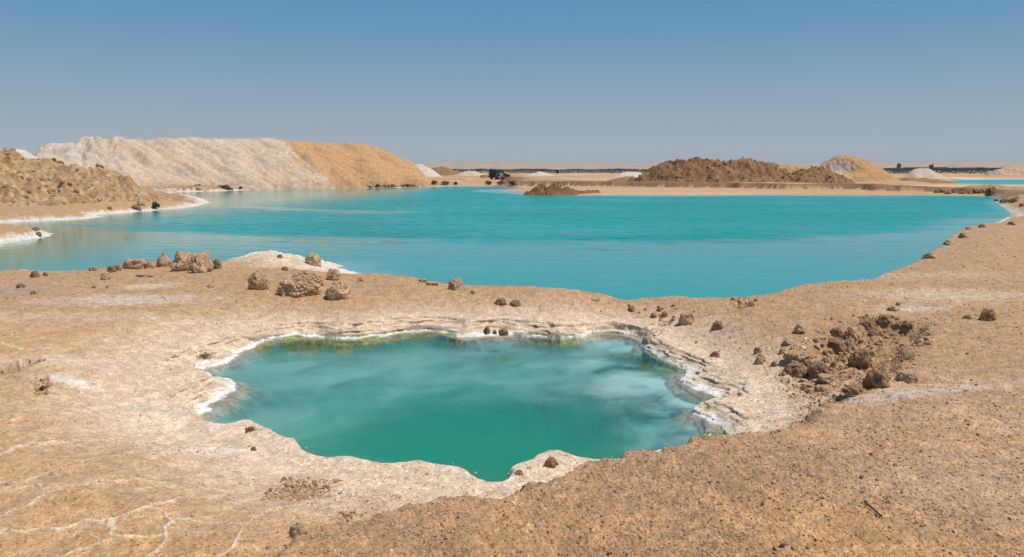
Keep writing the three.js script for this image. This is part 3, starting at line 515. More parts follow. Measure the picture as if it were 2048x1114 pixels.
// ------------------------------------------------------------------ heaps of spoil
function heap(name, label, o) {
  // ridge: [px, py, depth] along the crest; slope; grid; lump, gully, lean; color(x, y, z, s, d)
  const ridge = o.ridge.map(([px, py, d]) => atDepth(px, py, d)), slope = o.slope ?? .7, gs = o.grid ?? .2;
  const seg = []; let S = 0; for (let i = 0; i < ridge.length - 1; i++) { const a = ridge[i], b = ridge[i + 1], l = Math.hypot(b[0] - a[0], b[2] - a[2]); seg.push([a, b, l, S]); S += l; }
  if (!seg.length) seg.push([ridge[0], [ridge[0][0] + .01, ridge[0][1], ridge[0][2]], .01, 0]);
  const top = Math.max(...ridge.map(p => p[1])), reach = (top + .8) / slope + 2, cx = ridge.reduce((a, p) => a + p[0], 0) / ridge.length, cz = ridge.reduce((a, p) => a + p[2], 0) / ridge.length;
  const xs = ridge.map(p => p[0]), zs = ridge.map(p => p[2]), x0 = Math.min(...xs) - reach, x1 = Math.max(...xs) + reach, z0 = Math.min(...zs) - reach, z1 = Math.max(...zs) + reach;
  const nx = Math.ceil((x1 - x0) / gs), nz = Math.ceil((z1 - z0) / gs), pos = [], col = [], uv = [], map = new Int32Array(nx * nz).fill(-1); let n = 0;
  const lump = o.lump ?? 0, ls = o.lumpSize ?? 1, gully = o.gully ?? 0, seed = o.seed ?? 0, flat = o.flat ?? .4;
  for (let j = 0; j < nz; j++) for (let i = 0; i < nx; i++) {
    const x = x0 + i * gs, z = z0 + j * gs; let h = -9, s = 0, dd = 0;
    const wx = x + (o.warp ?? .5) * N2(x * .25 + seed, z * .25), wz = z + (o.warp ?? .5) * N2b(x * .25 + seed, z * .25);
    for (const [a, b, l, S0] of seg) {
      const bx = b[0] - a[0], bz = b[2] - a[2]; const t = clamp(((wx - a[0]) * bx + (wz - a[2]) * bz) / (bx * bx + bz * bz));
      const d = Math.hypot(wx - a[0] - t * bx, wz - a[2] - t * bz), y = lerp(a[1], b[1], t) - slope * (Math.sqrt(d * d + flat * flat) - flat);
      if (y > h) { h = y; s = S0 + t * l; dd = d; }
    }
    const g0 = landHeight(x, z); if (h < g0 - 1) continue;
    const k = sm(-.5, .6, h - g0);
    h += k * gully * (.6 * fbm((s + (o.lean ?? 0) * dd) * .55 + seed, dd * .12, 3) + .25 * N2((s + (o.lean ?? 0) * dd) * 2.3, dd * .3 + seed));
    h += k * (lump * (1.1 * fbm(x / ls * .55 + seed, z / ls * .55, 5) + .3 * (bil(x / ls * 1.7, z / ls * 1.7 + seed) - .3)) + .05 * (o.rough ?? 1) * fbm(x * 1.5, z * 1.5, 3));
    if (o.cut) h = o.cut(x, z, h, g0, s, dd);
    const c = o.color(x, h, z, s, dd); const f = 1 + .12 * N2(x * 2.1, z * 2.1) + .1 * N2b(x * 6, z * 6);
    pos.push(x - cx, h, z - cz); col.push(c[0] * f * GAIN, c[1] * f * GAIN, c[2] * f * GAIN); uv.push((x + h * .3) * .4, (z - h * .8) * .4); map[j * nx + i] = n++;
  }
  const idx = [];
  for (let j = 0; j < nz - 1; j++) for (let i = 0; i < nx - 1; i++) { const a = map[j * nx + i], b = map[j * nx + i + 1], c = map[j * nx + nx + i], d = map[j * nx + nx + i + 1]; if (a < 0 || b < 0 || c < 0 || d < 0) continue; idx.push(a, c, b, b, c, d); }
  const m = mesh(name, geom(pos, idx, col, uv), heapMat); m.position.set(cx, 0, cz);
  if (o.clods) {                                                 // the loose lumps that roll down it
    const R = rng(seed + 500), g = rockGeo(seed + 90, 1, .8, .9, 'clod', 6); g.deleteAttribute('color');
    const im = new THREE.InstancedMesh(g, clodMat, o.clods), M = new THREE.Matrix4(), E = new THREE.Euler(), q = new THREE.Quaternion(), co = new THREE.Color();
    for (let k = 0; k < o.clods; k++) {
      let v = 0; for (let t = 0; t < 30; t++) { v = Math.floor(R() * n); if (pos[3 * v + 1] > .15) break; }
      const sz = o.clodSize * .62 * (.35 + 1.5 * R() ** 6), f = .75 + .5 * R(), c = o.color(pos[3 * v] + cx + 3, pos[3 * v + 1], pos[3 * v + 2] + cz, 0, 0);
      im.setMatrixAt(k, M.compose(new THREE.Vector3(pos[3 * v], pos[3 * v + 1] - sz * .25, pos[3 * v + 2]), q.setFromEuler(E.set(R() - .5, R() * 6.3, R() - .5)), new THREE.Vector3(sz, sz * (.6 + .5 * R()), sz))); im.setColorAt(k, co.setRGB(c[0] * f * GAIN, c[1] * f * GAIN, c[2] * f * GAIN));
    }
    im.name = 'clod'; im.castShadow = im.receiveShadow = true; im.userData.kind = 'stuff'; m.add(im);
  }
  return tag(m, label, o.category ?? 'spoil heap');
}
const sandHeap = (a, b, k = .5, f = .6) => (x, y, z) => mix3(a, b, clamp(k + f * fbm(x * f, z * f, 4)));
const pinkSand = [.54, .395, .275], oreSand = [.51, .292, .128], paleSand = [.61, .485, .37], chalk = [.66, .58, .51], earth = [.27, .138, .056], darkEarth = [.165, .086, .038], ochre = [.33, .185, .08];

const big = heap('spoil_heap', 'long high pale heap across the lake, white at left and orange at right', {
  ridge: [[60, 318, 74.8], [118, 287, 75.8], [170, 273, 76.8], [235, 276, 77.8], [300, 278, 79.8], [440, 277, 83.8], [550, 279, 87.8], [620, 284, 90.8], [700, 288, 93.8], [760, 297, 96.8], [790, 312, 97.8]], slope: .74, grid: .16, gully: .5, lean: -.8, flat: .7, seed: 2, warp: .7,
  color: (x, y, z, s, d) => {
    const b = s - .55 * d + 1.2 * N2(x * .3, z * .3) - 24.4, st = fbm((s - .8 * d) * 1.3, d * .08, 4, N2b); let c = mix3(pinkSand, paleSand, clamp(.45 + 1.1 * st)); c = mix3(c, chalk, sm(9, 4, s) * .4);
    let o = mix3(oreSand, [.55, .335, .17], clamp(.4 + 1.2 * st)); o = mix3(o, chalk, sm(.3, .5, N2((s - .8 * d) * .5 + 20, 3)) * .5 * sm(44, 50, s));
    c = mix3(c, o, sm(-.6, .6, b)); return mix3(c, C.brown, sm(.75, .2, y) * .5 * clamp(.5 + fbm(x * .8, z * .8, 3)));
  },
  cut: (x, z, h, g, s, d) => { if (s > 13) return h; const n = fbm(x * .45 + 7, z * .45, 4), k = sm(13, 7, s) * sm(.1, .35, n + .1); h -= .4 * k * sm(1.2, 2.6, h - g); return h + sm(13, 9, s) * .12 * fbm(x * .4, z * .4, 3) * sm(.5, 2, h - g); } });
heap('spoil_heap', 'low lumpy brown heap on the left shore', {
  ridge: [[-420, 300, 37], [-200, 292, 38], [-40, 296, 38], [20, 303, 38.5], [70, 316, 39], [130, 332, 40], [195, 341, 41], [240, 360, 42], [300, 382, 43.5], [360, 400, 45]], slope: .62, grid: .075, lump: .42, lumpSize: .75, rough: 2, flat: .3, seed: 5, clods: 2600, clodSize: .3,
  color: (x, y, z) => { const n = fbm(x * .7, z * .7, 4), m = fbm(x * 2.6, z * 2.6, 3, N2b); return mix3(mix3(C.tan, ochre, clamp(.45 + n)), mix3(C.pale, earth, clamp(.5 + 1.5 * m)), sm(.0, .5, Math.abs(m)) * .6); } });
heap('spoil_heap', 'small white salt heap peeking out behind the lumpy brown heap at left', { ridge: [[-60, 300, 55], [20, 297, 55], [50, 300, 55], [75, 313, 55], [100, 328, 55.5]], slope: .75, grid: .14, gully: .15, seed: 8, color: sandHeap(chalk, paleSand, .3, .7) });
heap('spoil_heap', 'broad dark brown heap with a jagged crest on the far bank', {
  ridge: [[1300, 350, 98], [1328, 327, 98], [1352, 320, 98], [1398, 320, 99], [1415, 326, 100], [1450, 320, 101], [1508, 318, 101], [1535, 327, 101], [1560, 338, 102]], slope: .66, grid: .12, lump: .75, lumpSize: 1.5, rough: 2.5, flat: .4, seed: 15, warp: .8, clods: 1200, clodSize: .42,
  color: (x, y, z, s) => { const n = fbm(x * .35, z * .35, 4), m = fbm(x * 1.6, z * 1.6, 3, N2b); let c = mix3(earth, darkEarth, clamp(.35 + 1.2 * m)); c = mix3(c, ochre, sm(7, 11, s) * clamp(.55 + n)); return mix3(c, C.tan, sm(.2, .6, n) * .4); } });
heap('spoil_heap', 'smooth orange sand heap joined to the right of the broad brown heap', { ridge: [[1535, 330, 106], [1575, 331, 107], [1605, 335, 107], [1640, 340, 108]], slope: .6, grid: .16, gully: .3, seed: 17, color: sandHeap(ochre, oreSand, .6) });
heap('spoil_heap', 'knobbly reddish brown heap just left of the hollowed sand heap', { ridge: [[1578, 352, 94], [1605, 341, 94.5], [1638, 335, 95], [1655, 341, 95], [1680, 357, 95]], slope: .6, grid: .1, lump: .45, lumpSize: .7, rough: 2, seed: 21, clods: 800, clodSize: .36, color: sandHeap(earth, ochre, .45, .9) });
heap('spoil_heap', 'steep orange sand heap with a grey hollow near its peak', {
  ridge: [[1655, 322, 117], [1678, 312, 117], [1705, 312, 117], [1728, 319, 117.5]], slope: .68, grid: .11, gully: .22, lean: .4, seed: 24, flat: .5, warp: .4,
  cut: (x, z, h) => { const p = atDepth(1678, 322, 114.6), dx = (x - p[0]) / 2.6, dz = (z - p[2]) / 1.5, k = sm(1.15, .35, Math.hypot(dx, dz) + .25 * N2(x * .9, z * .9)); return h - 1.15 * k + .12 * k * bil(x * 1.4, z * 1.4); },
  color: (x, y, z) => { const p = atDepth(1678, 322, 114.6), q = atDepth(1662, 345, 112), k = sm(1, .6, Math.hypot((x - p[0]) / 2.8, (z - p[2]) / 1.7)); let c = mix3(oreSand, ochre, clamp(.2 + fbm(x * .6, z * .6, 3))); c = mix3(c, [.42, .37, .33], k * .8); return mix3(c, chalk, sm(1.1, .7, Math.hypot((x - q[0]) / 2.6, (z - q[2]) / 2) + .3 * N2(x * .8, z * .8)) * .6); } });
heap('salt_heap', 'pale pointed salt heap between two dark trees at right', { category: 'salt heap', ridge: [[1838, 337, 150], [1856, 337, 150]], slope: .62, grid: .2, gully: .12, seed: 30, color: sandHeap(pinkSand, paleSand, .55) });
heap('spoil_heap', 'pale lumpy heap cut by the right edge beyond the cyan lake', { ridge: [[1995, 338, 180], [2010, 335, 180], [2030, 331, 180], [2120, 330, 180]], slope: .6, grid: .22, lump: .4, lumpSize: 1.6, seed: 33, color: sandHeap(pinkSand, C.tan, .35) });
heap('sand_heap', 'low orange sand heap behind the pale pointed salt heap', { category: 'sand heap', ridge: [[1888, 345, 190], [1900, 346, 190]], slope: .5, grid: .3, gully: .1, seed: 36, color: sandHeap(oreSand, pinkSand, .4) });
heap('dirt_mound', 'low rusty orange mound in front of the pale pointed salt heap', { category: 'mound', ridge: [[1812, 355.5, 118], [1845, 356, 118], [1880, 360, 118]], slope: .28, grid: .25, lump: .15, seed: 39, color: sandHeap(ochre, earth, .4) });
heap('dirt_mound', 'low rounded tan mound on the bank before the cyan lake', { category: 'mound', ridge: [[1950, 372, 72], [1985, 369.5, 70], [2010, 372, 69]], slope: .2, grid: .16, lump: .14, seed: 41, color: sandHeap(C.tan, ochre, .5) });
heap('salt_heap', 'white salt heap against the right end of the long high heap', { category: 'salt heap', ridge: [[822, 329, 170], [842, 328, 170]], slope: .72, grid: .25, gully: .15, seed: 44, color: sandHeap(chalk, pinkSand, .25) });
heap('dirt_heap', 'small rounded brown heap left of the parked vehicle in the distance', { category: 'dirt heap', ridge: [[868, 336, 215], [880, 333, 215], [890, 333, 215]], slope: .55, grid: .3, lump: .3, lumpSize: 1.5, seed: 46, color: sandHeap(earth, ochre, .4) });
heap('salt_heap', 'low whitish heap just left of the parked vehicle', { category: 'salt heap', ridge: [[932, 342.5, 210], [945, 341.5, 210]], slope: .4, grid: .35, seed: 49, color: sandHeap(paleSand, pinkSand, .4) });
heap('sand_heap', 'low orange heap right behind the parked vehicle', { category: 'sand heap', ridge: [[1004, 343, 190], [1014, 344, 190]], slope: .35, grid: .3, seed: 52, color: sandHeap(oreSand, ochre, .4) });
heap('salt_heap', 'small white peaked heap right of the parked vehicle', { category: 'salt heap', ridge: [[1078, 343, 200], [1084, 343.5, 200]], slope: .35, grid: .3, seed: 54, color: sandHeap(chalk, pinkSand, .3) });
heap('salt_heap', 'white rounded heap at the left foot of the broad brown heap', { category: 'salt heap', ridge: [[1255, 343.5, 165], [1272, 343.5, 165]], slope: .42, grid: .25, seed: 57, color: sandHeap(paleSand, chalk, .5) });
heap('dirt_mound', 'flat orange brown mound in front of the white rounded heap', { category: 'mound', ridge: [[1245, 354, 104], [1270, 353.5, 103], [1300, 356, 102]], slope: .3, grid: .18, lump: .12, seed: 60, color: sandHeap(ochre, earth, .5) });
heap('dirt_pile', 'rough dark dirt pile with two humps on the sandy spit', { category: 'dirt pile', ridge: [[1064, 378, 62], [1080, 370.5, 62], [1094, 374, 62], [1108, 370, 61.5], [1122, 374.5, 61.5], [1150, 380, 62.5], [1190, 381, 63]], slope: .66, grid: .05, lump: .24, lumpSize: .5, rough: 2, flat: .15, seed: 63, warp: .2, clods: 260, clodSize: .18, color: sandHeap(darkEarth, earth, .5, .9) });

// ------------------------------------------------------------------ far dunes
{
  const na = 400, nr = 40, pos = [], col = [], uv = [], idx = [];
  for (let j = 0; j < nr; j++) for (let i = 0; i < na; i++) {
    const a = lerp(-60, 60, i / (na - 1)) * Math.PI / 180, r = lerp(1700, 4200, j / (nr - 1)), x = Math.sin(a) * r, z = -Math.cos(a) * r, e = sm(1700, 2600, r) * sm(4200, 3300, r);
    const bump = .5 + .5 * fbm(a * 9 + 3.3, r * .0009, 4), h = -2 + e * (18 + 18 * bump + 5 * Math.exp(-(((a * 57.3 + 1.5) / 3.5) ** 2)));
    pos.push(x, h, z); const c = mix3([.42, .28, .17], [.50, .355, .235], clamp(.5 + fbm(a * 30, r * .004, 3))); col.push(...c.map(v => v * GAIN)); uv.push(x * .02, z * .02);
    if (i && j) { const k = j * na + i; idx.push(k - na - 1, k - na, k - 1, k - na, k, k - 1); }
  }
  const dunes = mesh('dunes', geom(pos, idx, col, uv), heapMat); tag(dunes, 'pale far dunes along the horizon', null, null, 'structure');
  const R = rng(9), om = new THREE.MeshStandardMaterial({ color: new THREE.Color().setRGB(.17, .14, .13), roughness: 1 });
  for (const [px, py, w, h] of [[865, 330.5, 22, 3], [955, 327.5, 14, 2.5], [975, 329.5, 22, 2.5], [1044, 329.5, 8, 3], [1187, 331, 10, 2], [1210, 329.5, 12, 3], [1293, 329, 6, 2.5], [1310, 330.5, 8, 2]]) {
    const D = 2500, p = atDepth(px, py + h * .5, D), g = new THREE.ConeGeometry(w * D / F / 2, h * D / F * 1.6, 9, 2), q = g.attributes.position; for (let i = 0; i < q.count; i++) q.setXYZ(i, q.getX(i) * (1 + .3 * (R() - .5)), q.getY(i), q.getZ(i) * (1 + .3 * (R() - .5)));
    g.computeVertexNormals(); const m = mesh('outcrop', g, om, dunes); m.position.set(...p);
  }
}
// ------------------------------------------------------------------ far palm grove and scrub
const leafMat = new THREE.MeshStandardMaterial({ color: new THREE.Color().setRGB(.045, .06, .05), roughness: .9, side: THREE.DoubleSide });
const barkMat = new THREE.MeshStandardMaterial({ color: new THREE.Color().setRGB(.10, .07, .045), roughness: 1 });
function crownGeo(seed, n, rx, ry, size, y) {
  const R = rng(seed), pos = [], idx = [];
  for (let k = 0; k < n; k++) {
    const a = R() * 6.283, b = Math.acos(2 * R() - 1), q = Math.cbrt(R()) * (.75 + .25 * Math.sin(a * 3 + seed)), x = rx * q * Math.sin(b) * Math.cos(a), yy = y + ry * q * Math.cos(b), z = rx * q * Math.sin(b) * Math.sin(a), t = R() * 6.28, u = R() * 3.14;
    const d1 = [Math.cos(t) * Math.cos(u), Math.sin(u), Math.sin(t) * Math.cos(u)], d2 = [-Math.sin(t), .3, Math.cos(t)], i = pos.length / 3, s = size * (.6 + .8 * R());
    pos.push(x - d1[0] * s, yy - d1[1] * s, z - d1[2] * s, x + d2[0] * s * .5, yy + d2[1] * s * .5, z + d2[2] * s * .5, x + d1[0] * s, yy + d1[1] * s, z + d1[2] * s, x - d2[0] * s * .5, yy - d2[1] * s * .5, z - d2[2] * s * .5); idx.push(i, i + 1, i + 2, i, i + 2, i + 3);
  }
  return geom(pos, idx);
}
{
  const R = rng(31), crown = mergeGeometries([crownGeo(1, 90, 2.2, 1.6, .9, 3.4), new THREE.CylinderGeometry(.18, .28, 3, 5).translate(0, 1.5, 0).deleteAttribute('uv')]);
  const m = new THREE.InstancedMesh(crown, leafMat, 2600), M = new THREE.Matrix4(), Qn = new THREE.Quaternion(), Y = new THREE.Vector3(0, 1, 0), col = new THREE.Color();
  for (let k = 0; k < 2600; k++) {
    const a = lerp(-14, 40, R()) * Math.PI / 180, r = 840 + 260 * R(), x = Math.sin(a) * r, z = -Math.cos(a) * r, s = (.75 + .5 * R()) * (1 + .25 * N2(a * 20, 1)) * (a > .47 ? .78 : .52);
    M.compose(new THREE.Vector3(x, .1, z), Qn.setFromAxisAngle(Y, R() * 6.28), new THREE.Vector3(s * 1.5, s, s * 1.5)); m.setMatrixAt(k, M); m.setColorAt(k, col.setRGB(.8 + .4 * R(), .9 + .3 * R(), .9 + .3 * R()));
  }
  m.name = 'palm_grove'; scene.add(m); tag(m, 'dark far off band of palms along the horizon', 'palm grove', null, 'stuff');
  for (const [px, h, label] of [[1797, 8.2, 'dark tall tree standing out of the far palms, left of the pale pointed heap'], [1862, 7.6, 'dark tree rising behind the right shoulder of the pale pointed heap']]) {
    const p = atDepth(px, 341, 700), t = thing('tree', label, 'tree', [p[0], .15, p[2]]);
    mesh('trunk', new THREE.CylinderGeometry(.2, .35, h * .5, 7).translate(0, h * .25, 0), barkMat, t); mesh('crown', crownGeo(px, 260, 2.3, h * .33, .8, h * .66), leafMat, t);
  }
  const scrubMat = new THREE.MeshStandardMaterial({ color: new THREE.Color().setRGB(.24, .14, .075), roughness: 1, side: THREE.DoubleSide });
  const sc = new THREE.InstancedMesh(crownGeo(4, 26, .6, .12, .2, .08), scrubMat, 2500);
  for (let k = 0; k < 2500; k++) { const a = lerp(-10, 40, R()) * Math.PI / 180, r = 420 + 420 * R(), s = .6 + R(); M.compose(new THREE.Vector3(Math.sin(a) * r, .15, -Math.cos(a) * r), Qn.setFromAxisAngle(Y, R() * 6.28), new THREE.Vector3(s * 1.6, s, s * 1.6)); sc.setMatrixAt(k, M); }
  sc.name = 'scrub'; scene.add(sc); tag(sc, 'brown dry scrub on the far plain', 'scrub', null, 'stuff');
}

// ------------------------------------------------------------------ rocks and clods
function rockGeo(seed, w, h, dp, kind, det = w > .45 ? 34 : w > .22 ? 20 : w > .1 ? 11 : 7) {
  let g = new THREE.IcosahedronGeometry(1, det); g.deleteAttribute('normal'); g.deleteAttribute('uv'); g = mergeVertices(g, 1e-5);
  const p = g.attributes.position, n = p.count, col = new Float32Array(n * 3), uv = new Float32Array(n * 2), o = seed * 3.7;
  const K = { boulder: [.30, 1.1, .10, 3.2, .035], clod: [.34, 1.3, .16, 2.8, .05], nodule: [.2, 1.0, .17, 2.5, .012], slab: [.26, 1.2, .08, 3.5, .035], point: [.28, 1.0, .08, 3.5, .04] }[kind];
  for (let i = 0; i < n; i++) {
    const x = p.getX(i), y = p.getY(i), z = p.getZ(i);
    let r = 1 + K[0] * N3(x * K[1] + o, y * K[1], z * K[1]);
    const b = Math.abs(N3(x * K[3] + o, y * K[3], z * K[3] + 5)), b2 = Math.abs(N3(x * K[3] * 2.1 + o, y * K[3] * 2.1, z * K[3] * 2.1)); r += K[2] * (sm(0, .5, b) + .45 * sm(0, .5, b2) - .8);
    r += K[4] * N3(x * 9 + o, y * 9, z * 9) + K[4] * .6 * N3(x * 21, y * 21 + o, z * 21);
    let X = x * r, Yy = y * r, Z = z * r;
    if (kind === 'point') { const t = clamp((Yy + .6) / 1.7); X *= 1.15 - .75 * t; Z *= 1.15 - .7 * t; X += .25 * t; }
    if (kind === 'slab') { Yy = clamp(Yy, -.5, .5 + .1 * N3(x * 3, z * 3, o)); }
    if (kind === 'clod' || kind === 'boulder') { const s = .72 + .12 * N3(o, x, z); for (const [a, bb, c] of [[.5, .6, .62], [-.7, .5, -.5], [.2, .8, -.57], [-.55, .25, .8], [.85, .3, -.4], [-.25, .95, .2]].slice(0, kind === 'clod' ? 6 : 2)) { const e = X * a + Yy * bb + Z * c - s; if (e > 0) { X -= e * a * .7; Yy -= e * bb * .7; Z -= e * c * .7; } } }
    p.setXYZ(i, X, Math.max(Yy, -.62 + .05 * x), Z);
    const salt = fbm(x * 2 + o, z * 2 + y, 3), f = 1 + .14 * N3(x * 7, y * 7, z * 7 + o);
    let c = kind === 'nodule' ? mix3([.60, .435, .28], [.51, .31, .15], clamp(.45 + 1.2 * salt)) : kind === 'clod' ? mix3([.36, .215, .112], [.23, .13, .066], clamp(.5 + 1.2 * salt)) : mix3([.52, .36, .225], [.41, .255, .14], clamp(.45 + 1.2 * salt));
    col[3 * i] = c[0] * f * GAIN; col[3 * i + 1] = c[1] * f * GAIN; col[3 * i + 2] = c[2] * f * GAIN;
  }
  g.computeBoundingBox(); const b = g.boundingBox, sx = w / (b.max.x - b.min.x), sy = h / (b.max.y - b.min.y), sz = dp / (b.max.z - b.min.z), mx = (b.max.x + b.min.x) / 2, mz = (b.max.z + b.min.z) / 2;
  for (let i = 0; i < n; i++) { const X = (p.getX(i) - mx) * sx, Yy = (p.getY(i) - b.min.y) * sy, Z = (p.getZ(i) - mz) * sz; p.setXYZ(i, X, Yy, Z); uv[2 * i] = (X + Yy * .6) * UVM * 1.6; uv[2 * i + 1] = (Z - Yy * .7) * UVM * 1.6; }
  g.setAttribute('color', new THREE.BufferAttribute(col, 3)); g.setAttribute('uv', new THREE.BufferAttribute(uv, 2)); g.computeVertexNormals();
  return g;
}
let rockN = 0;
function rock(name, px0, px1, py0, py1, kind, label, category = 'rock', o = {}) {   // seen between columns px0..px1, rows py0..py1 (its foot)
  const p = hit((px0 + px1) / 2, py1 - (o.up ?? 1)), d = -p[2], m = d / F / cp, w = (px1 - px0) * m, ha = (py1 - py0) * m * 1.06, h = Math.max(ha - .15 * w, .5 * ha);
  const m_ = mesh(name, rockGeo(++rockN + (o.seed ?? 0), w, h * 1.25, w * (o.deep ?? .8), kind), rockMat);
  m_.position.set(p[0], p[1] - h * .25, p[2] - w * (o.deep ?? .8) * .35); if (o.turn) m_.rotation.y = o.turn;
  return tag(m_, label, category);
}
// along the near shore
rock('boulder', 339, 394, 497, 543, 'boulder', 'largest boulder on the near shore, its left half leaning over a dark gap', 'boulder', { deep: .9 });
rock('boulder', 372, 422, 500, 547, 'boulder', 'cleft boulder leaning on the right of the largest shore boulder', 'boulder', { deep: .9, seed: 7 });
rock('rock', 304, 339, 500, 535, 'point', 'pointed upright rock left of the largest shore boulder');
rock('rock', 288, 305, 520, 538, 'point', 'small pointed rock left of the tall pointed one');
rock('rock', 236, 291, 514, 539, 'slab', 'wide flat ledge of rock at the left end of the boulder row', 'rock', { deep: .7 });
rock('rock', 262, 284, 511, 524, 'clod', 'small clod on top of the wide flat ledge');
rock('rock', 210, 232, 530, 546, 'clod', 'dark squat rock below the left end of the flat ledge');
rock('rock', 227, 241, 529, 542, 'clod', 'small dark rock touching the dark squat rock');
rock('rock', 198, 219, 543, 560, 'boulder', 'block shaped rock in front of the dark squat rock');
rock('rock', 56, 78, 540, 556, 'clod', 'lone dark rock at the water edge in the left corner of the near shore');
rock('rock', 84, 95, 544, 553, 'clod', 'little brown stone right of the lone dark rock');
rock('rock', 176, 192, 533, 543, 'slab', 'flat stone half hidden at the water edge left of the boulder row');
rock('rock', 420, 442, 517, 539, 'clod', 'crumbly rock at the right foot of the cleft boulder');
rock('rock', 268, 308, 546, 555, 'slab', 'thin dark slab lying in front of the boulder row', 'rock', { deep: .4 });
rock('rock', 28, 48, 566, 577, 'clod', 'dark clod on the grey rubble at the left edge');
rock('rock', 58, 74, 580, 590, 'slab', 'small flat stone on the rubble near the left edge');
rock('rock', 182, 191, 571, 578, 'clod', 'left of two tiny stones on bare sand below the boulder row');
rock('rock', 210, 217, 572, 577, 'clod', 'right of two tiny stones on bare sand below the boulder row');
rock('rock', 413, 426, 567, 577, 'boulder', 'single stone between the boulder row and the salt nodules');
rock('salt_nodule', 492, 536, 534, 581, 'nodule', 'upright tan salt nodule left of the biggest nodule', 'salt nodule');
rock('salt_nodule', 545, 640, 541, 594, 'nodule', 'biggest knobbly cream salt nodule on the near shore', 'salt nodule', { deep: .6 });
rock('salt_nodule', 575, 645, 539, 578, 'nodule', 'tan nodule lying behind the biggest cream nodule', 'salt nodule', { deep: .6, up: 6 });
rock('salt_nodule', 650, 680, 535, 562, 'nodule', 'small orange nodule behind the round dark footed one', 'salt nodule');
rock('salt_nodule', 645, 702, 557, 600, 'nodule', 'round nodule with a dark foot, right of the biggest one', 'salt nodule', { deep: .8 });
rock('rock', 560, 576, 532, 542, 'clod', 'small clod behind the upright salt nodule');
rock('rock', 608, 641, 504, 532, 'nodule', 'round shaggy rock on the right slope of the white shore mound');
rock('rock', 553, 565, 508, 517, 'clod', 'small grey stone on top of the white shore mound');
rock('rock', 714, 728, 553, 564, 'point', 'small orange rock at the tip of the white salt tongue');
rock('rock', 895, 927, 554, 581, 'boulder', 'lone domed rock at the lake edge in the middle of the near shore');
rock('rock', 836, 856, 557, 565, 'slab', 'thin flat stone left of the lone domed rock');
rock('rock', 850, 877, 562, 572, 'slab', 'longer flat stone nearest the lone domed rock');
rock('rock', 940, 950, 581, 588, 'clod', 'tiny stone right of the lone domed rock');
rock('rock', 988, 1016, 594, 612, 'clod', 'rough brown clod on the strip between lake and pool');
rock('rock', 1018, 1044, 598, 614, 'clod', 'dark clod right of the rough brown one on the strip');
rock('rock', 1182, 1202, 597, 603, 'slab', 'flat stone on the lake edge above the pool');
rock('rock', 1358, 1392, 624, 651, 'slab', 'tilted brown slab right above the pool');
rock('rock', 1423, 1450, 640, 661, 'clod', 'rough clod right of the tilted brown slab');
rock('rock', 1284, 1306, 668, 687, 'boulder', 'grey rock sitting on the right back corner of the pool');
rock('rock', 1420, 1442, 701, 716, 'clod', 'dark clod on sand above the white patch right of the pool');
rock('rock', 1510, 1535, 706, 728, 'boulder', 'cube shaped brown stone right of the pool');
rock('rock', 1508, 1524, 693, 708, 'clod', 'small stone behind the cube shaped one');
rock('rock', 1542, 1556, 722, 734, 'clod', 'small round stone right of the cube shaped one');
rock('rock', 966, 981, 652, 667, 'clod', 'left brown stone on the white back rim of the pool');
rock('rock', 996, 1017, 655, 670, 'clod', 'wide brown stone on the white back rim of the pool');
rock('rock', 985, 994, 660, 668, 'clod', 'tiny stone between the two brown stones on the pool rim');
rock('rock', 499, 513, 893, 904, 'clod', 'small brown stone on the front left rim of the pool');
// the clods in the hollow at right
const clods = [[1590, 1622, 640, 668, 'boulder', 'round tan boulder with a shadow, upper left of the clod heap'], [1566, 1592, 673, 691, 'boulder', 'left upper of the two block stones left of the clod heap'], [1559, 1580, 691, 707, 'boulder', 'lower of the two block stones left of the clod heap'], [1573, 1628, 698, 730, 'slab', 'overhanging red brown slab at the left end of the clod heap'], [1569, 1622, 714, 754, 'clod', 'big dark clod under the overhanging slab'], [1592, 1632, 708, 740, 'clod', 'rust coloured clod wedged behind the big dark one'], [1618, 1667, 715, 756, 'clod', 'rough grey brown clod right of the big dark one'],
  [1690, 1731, 644, 682, 'boulder', 'large smooth clod with a dark underside at the middle of the heap'], [1661, 1689, 649, 676, 'clod', 'rounded clod left of the large smooth one'], [1716, 1760, 629, 664, 'clod', 'ragged clod up behind the large smooth one'], [1756, 1790, 624, 652, 'clod', 'dark crumbly clod near the top of the heap'], [1778, 1806, 607, 622, 'boulder', 'topmost loose clod above the heap'], [1654, 1700, 668, 708, 'clod', 'broad tan clod in the middle of the heap'], [1688, 1718, 666, 702, 'point', 'standing clod with a black gap beside it'],
  [1700, 1752, 688, 738, 'clod', 'large ragged clod hanging over the middle of the hollow'], [1733, 1790, 722, 778, 'clod', 'biggest dark clod at the lower right of the heap'], [1640, 1676, 746, 765, 'slab', 'flat clod with a dark underside at the foot of the heap'], [1800, 1846, 737, 767, 'slab', 'cracked slab on the slope right of the heap'], [1790, 1806, 645, 657, 'clod', 'small clod at the right top of the heap'], [1662, 1676, 722, 736, 'clod', 'small dark clod in the bare middle of the heap'], [1632, 1656, 770, 784, 'slab', 'loose flat clod below the foot of the heap'], [1605, 1630, 765, 775, 'slab', 'thin clod at the lower left of the heap'], [1690, 1745, 764, 790, 'clod', 'crumbled clod at the bottom of the hollow'], [1626, 1640, 676, 686, 'clod', 'small orange clod between the block stones and the heap']];
for (const [a, b, c, d, k, l] of clods) rock('clod', a, b, lerp(c, d, b - a > 24 ? .14 : .05), d, k, l, 'clod', { deep: 1 });
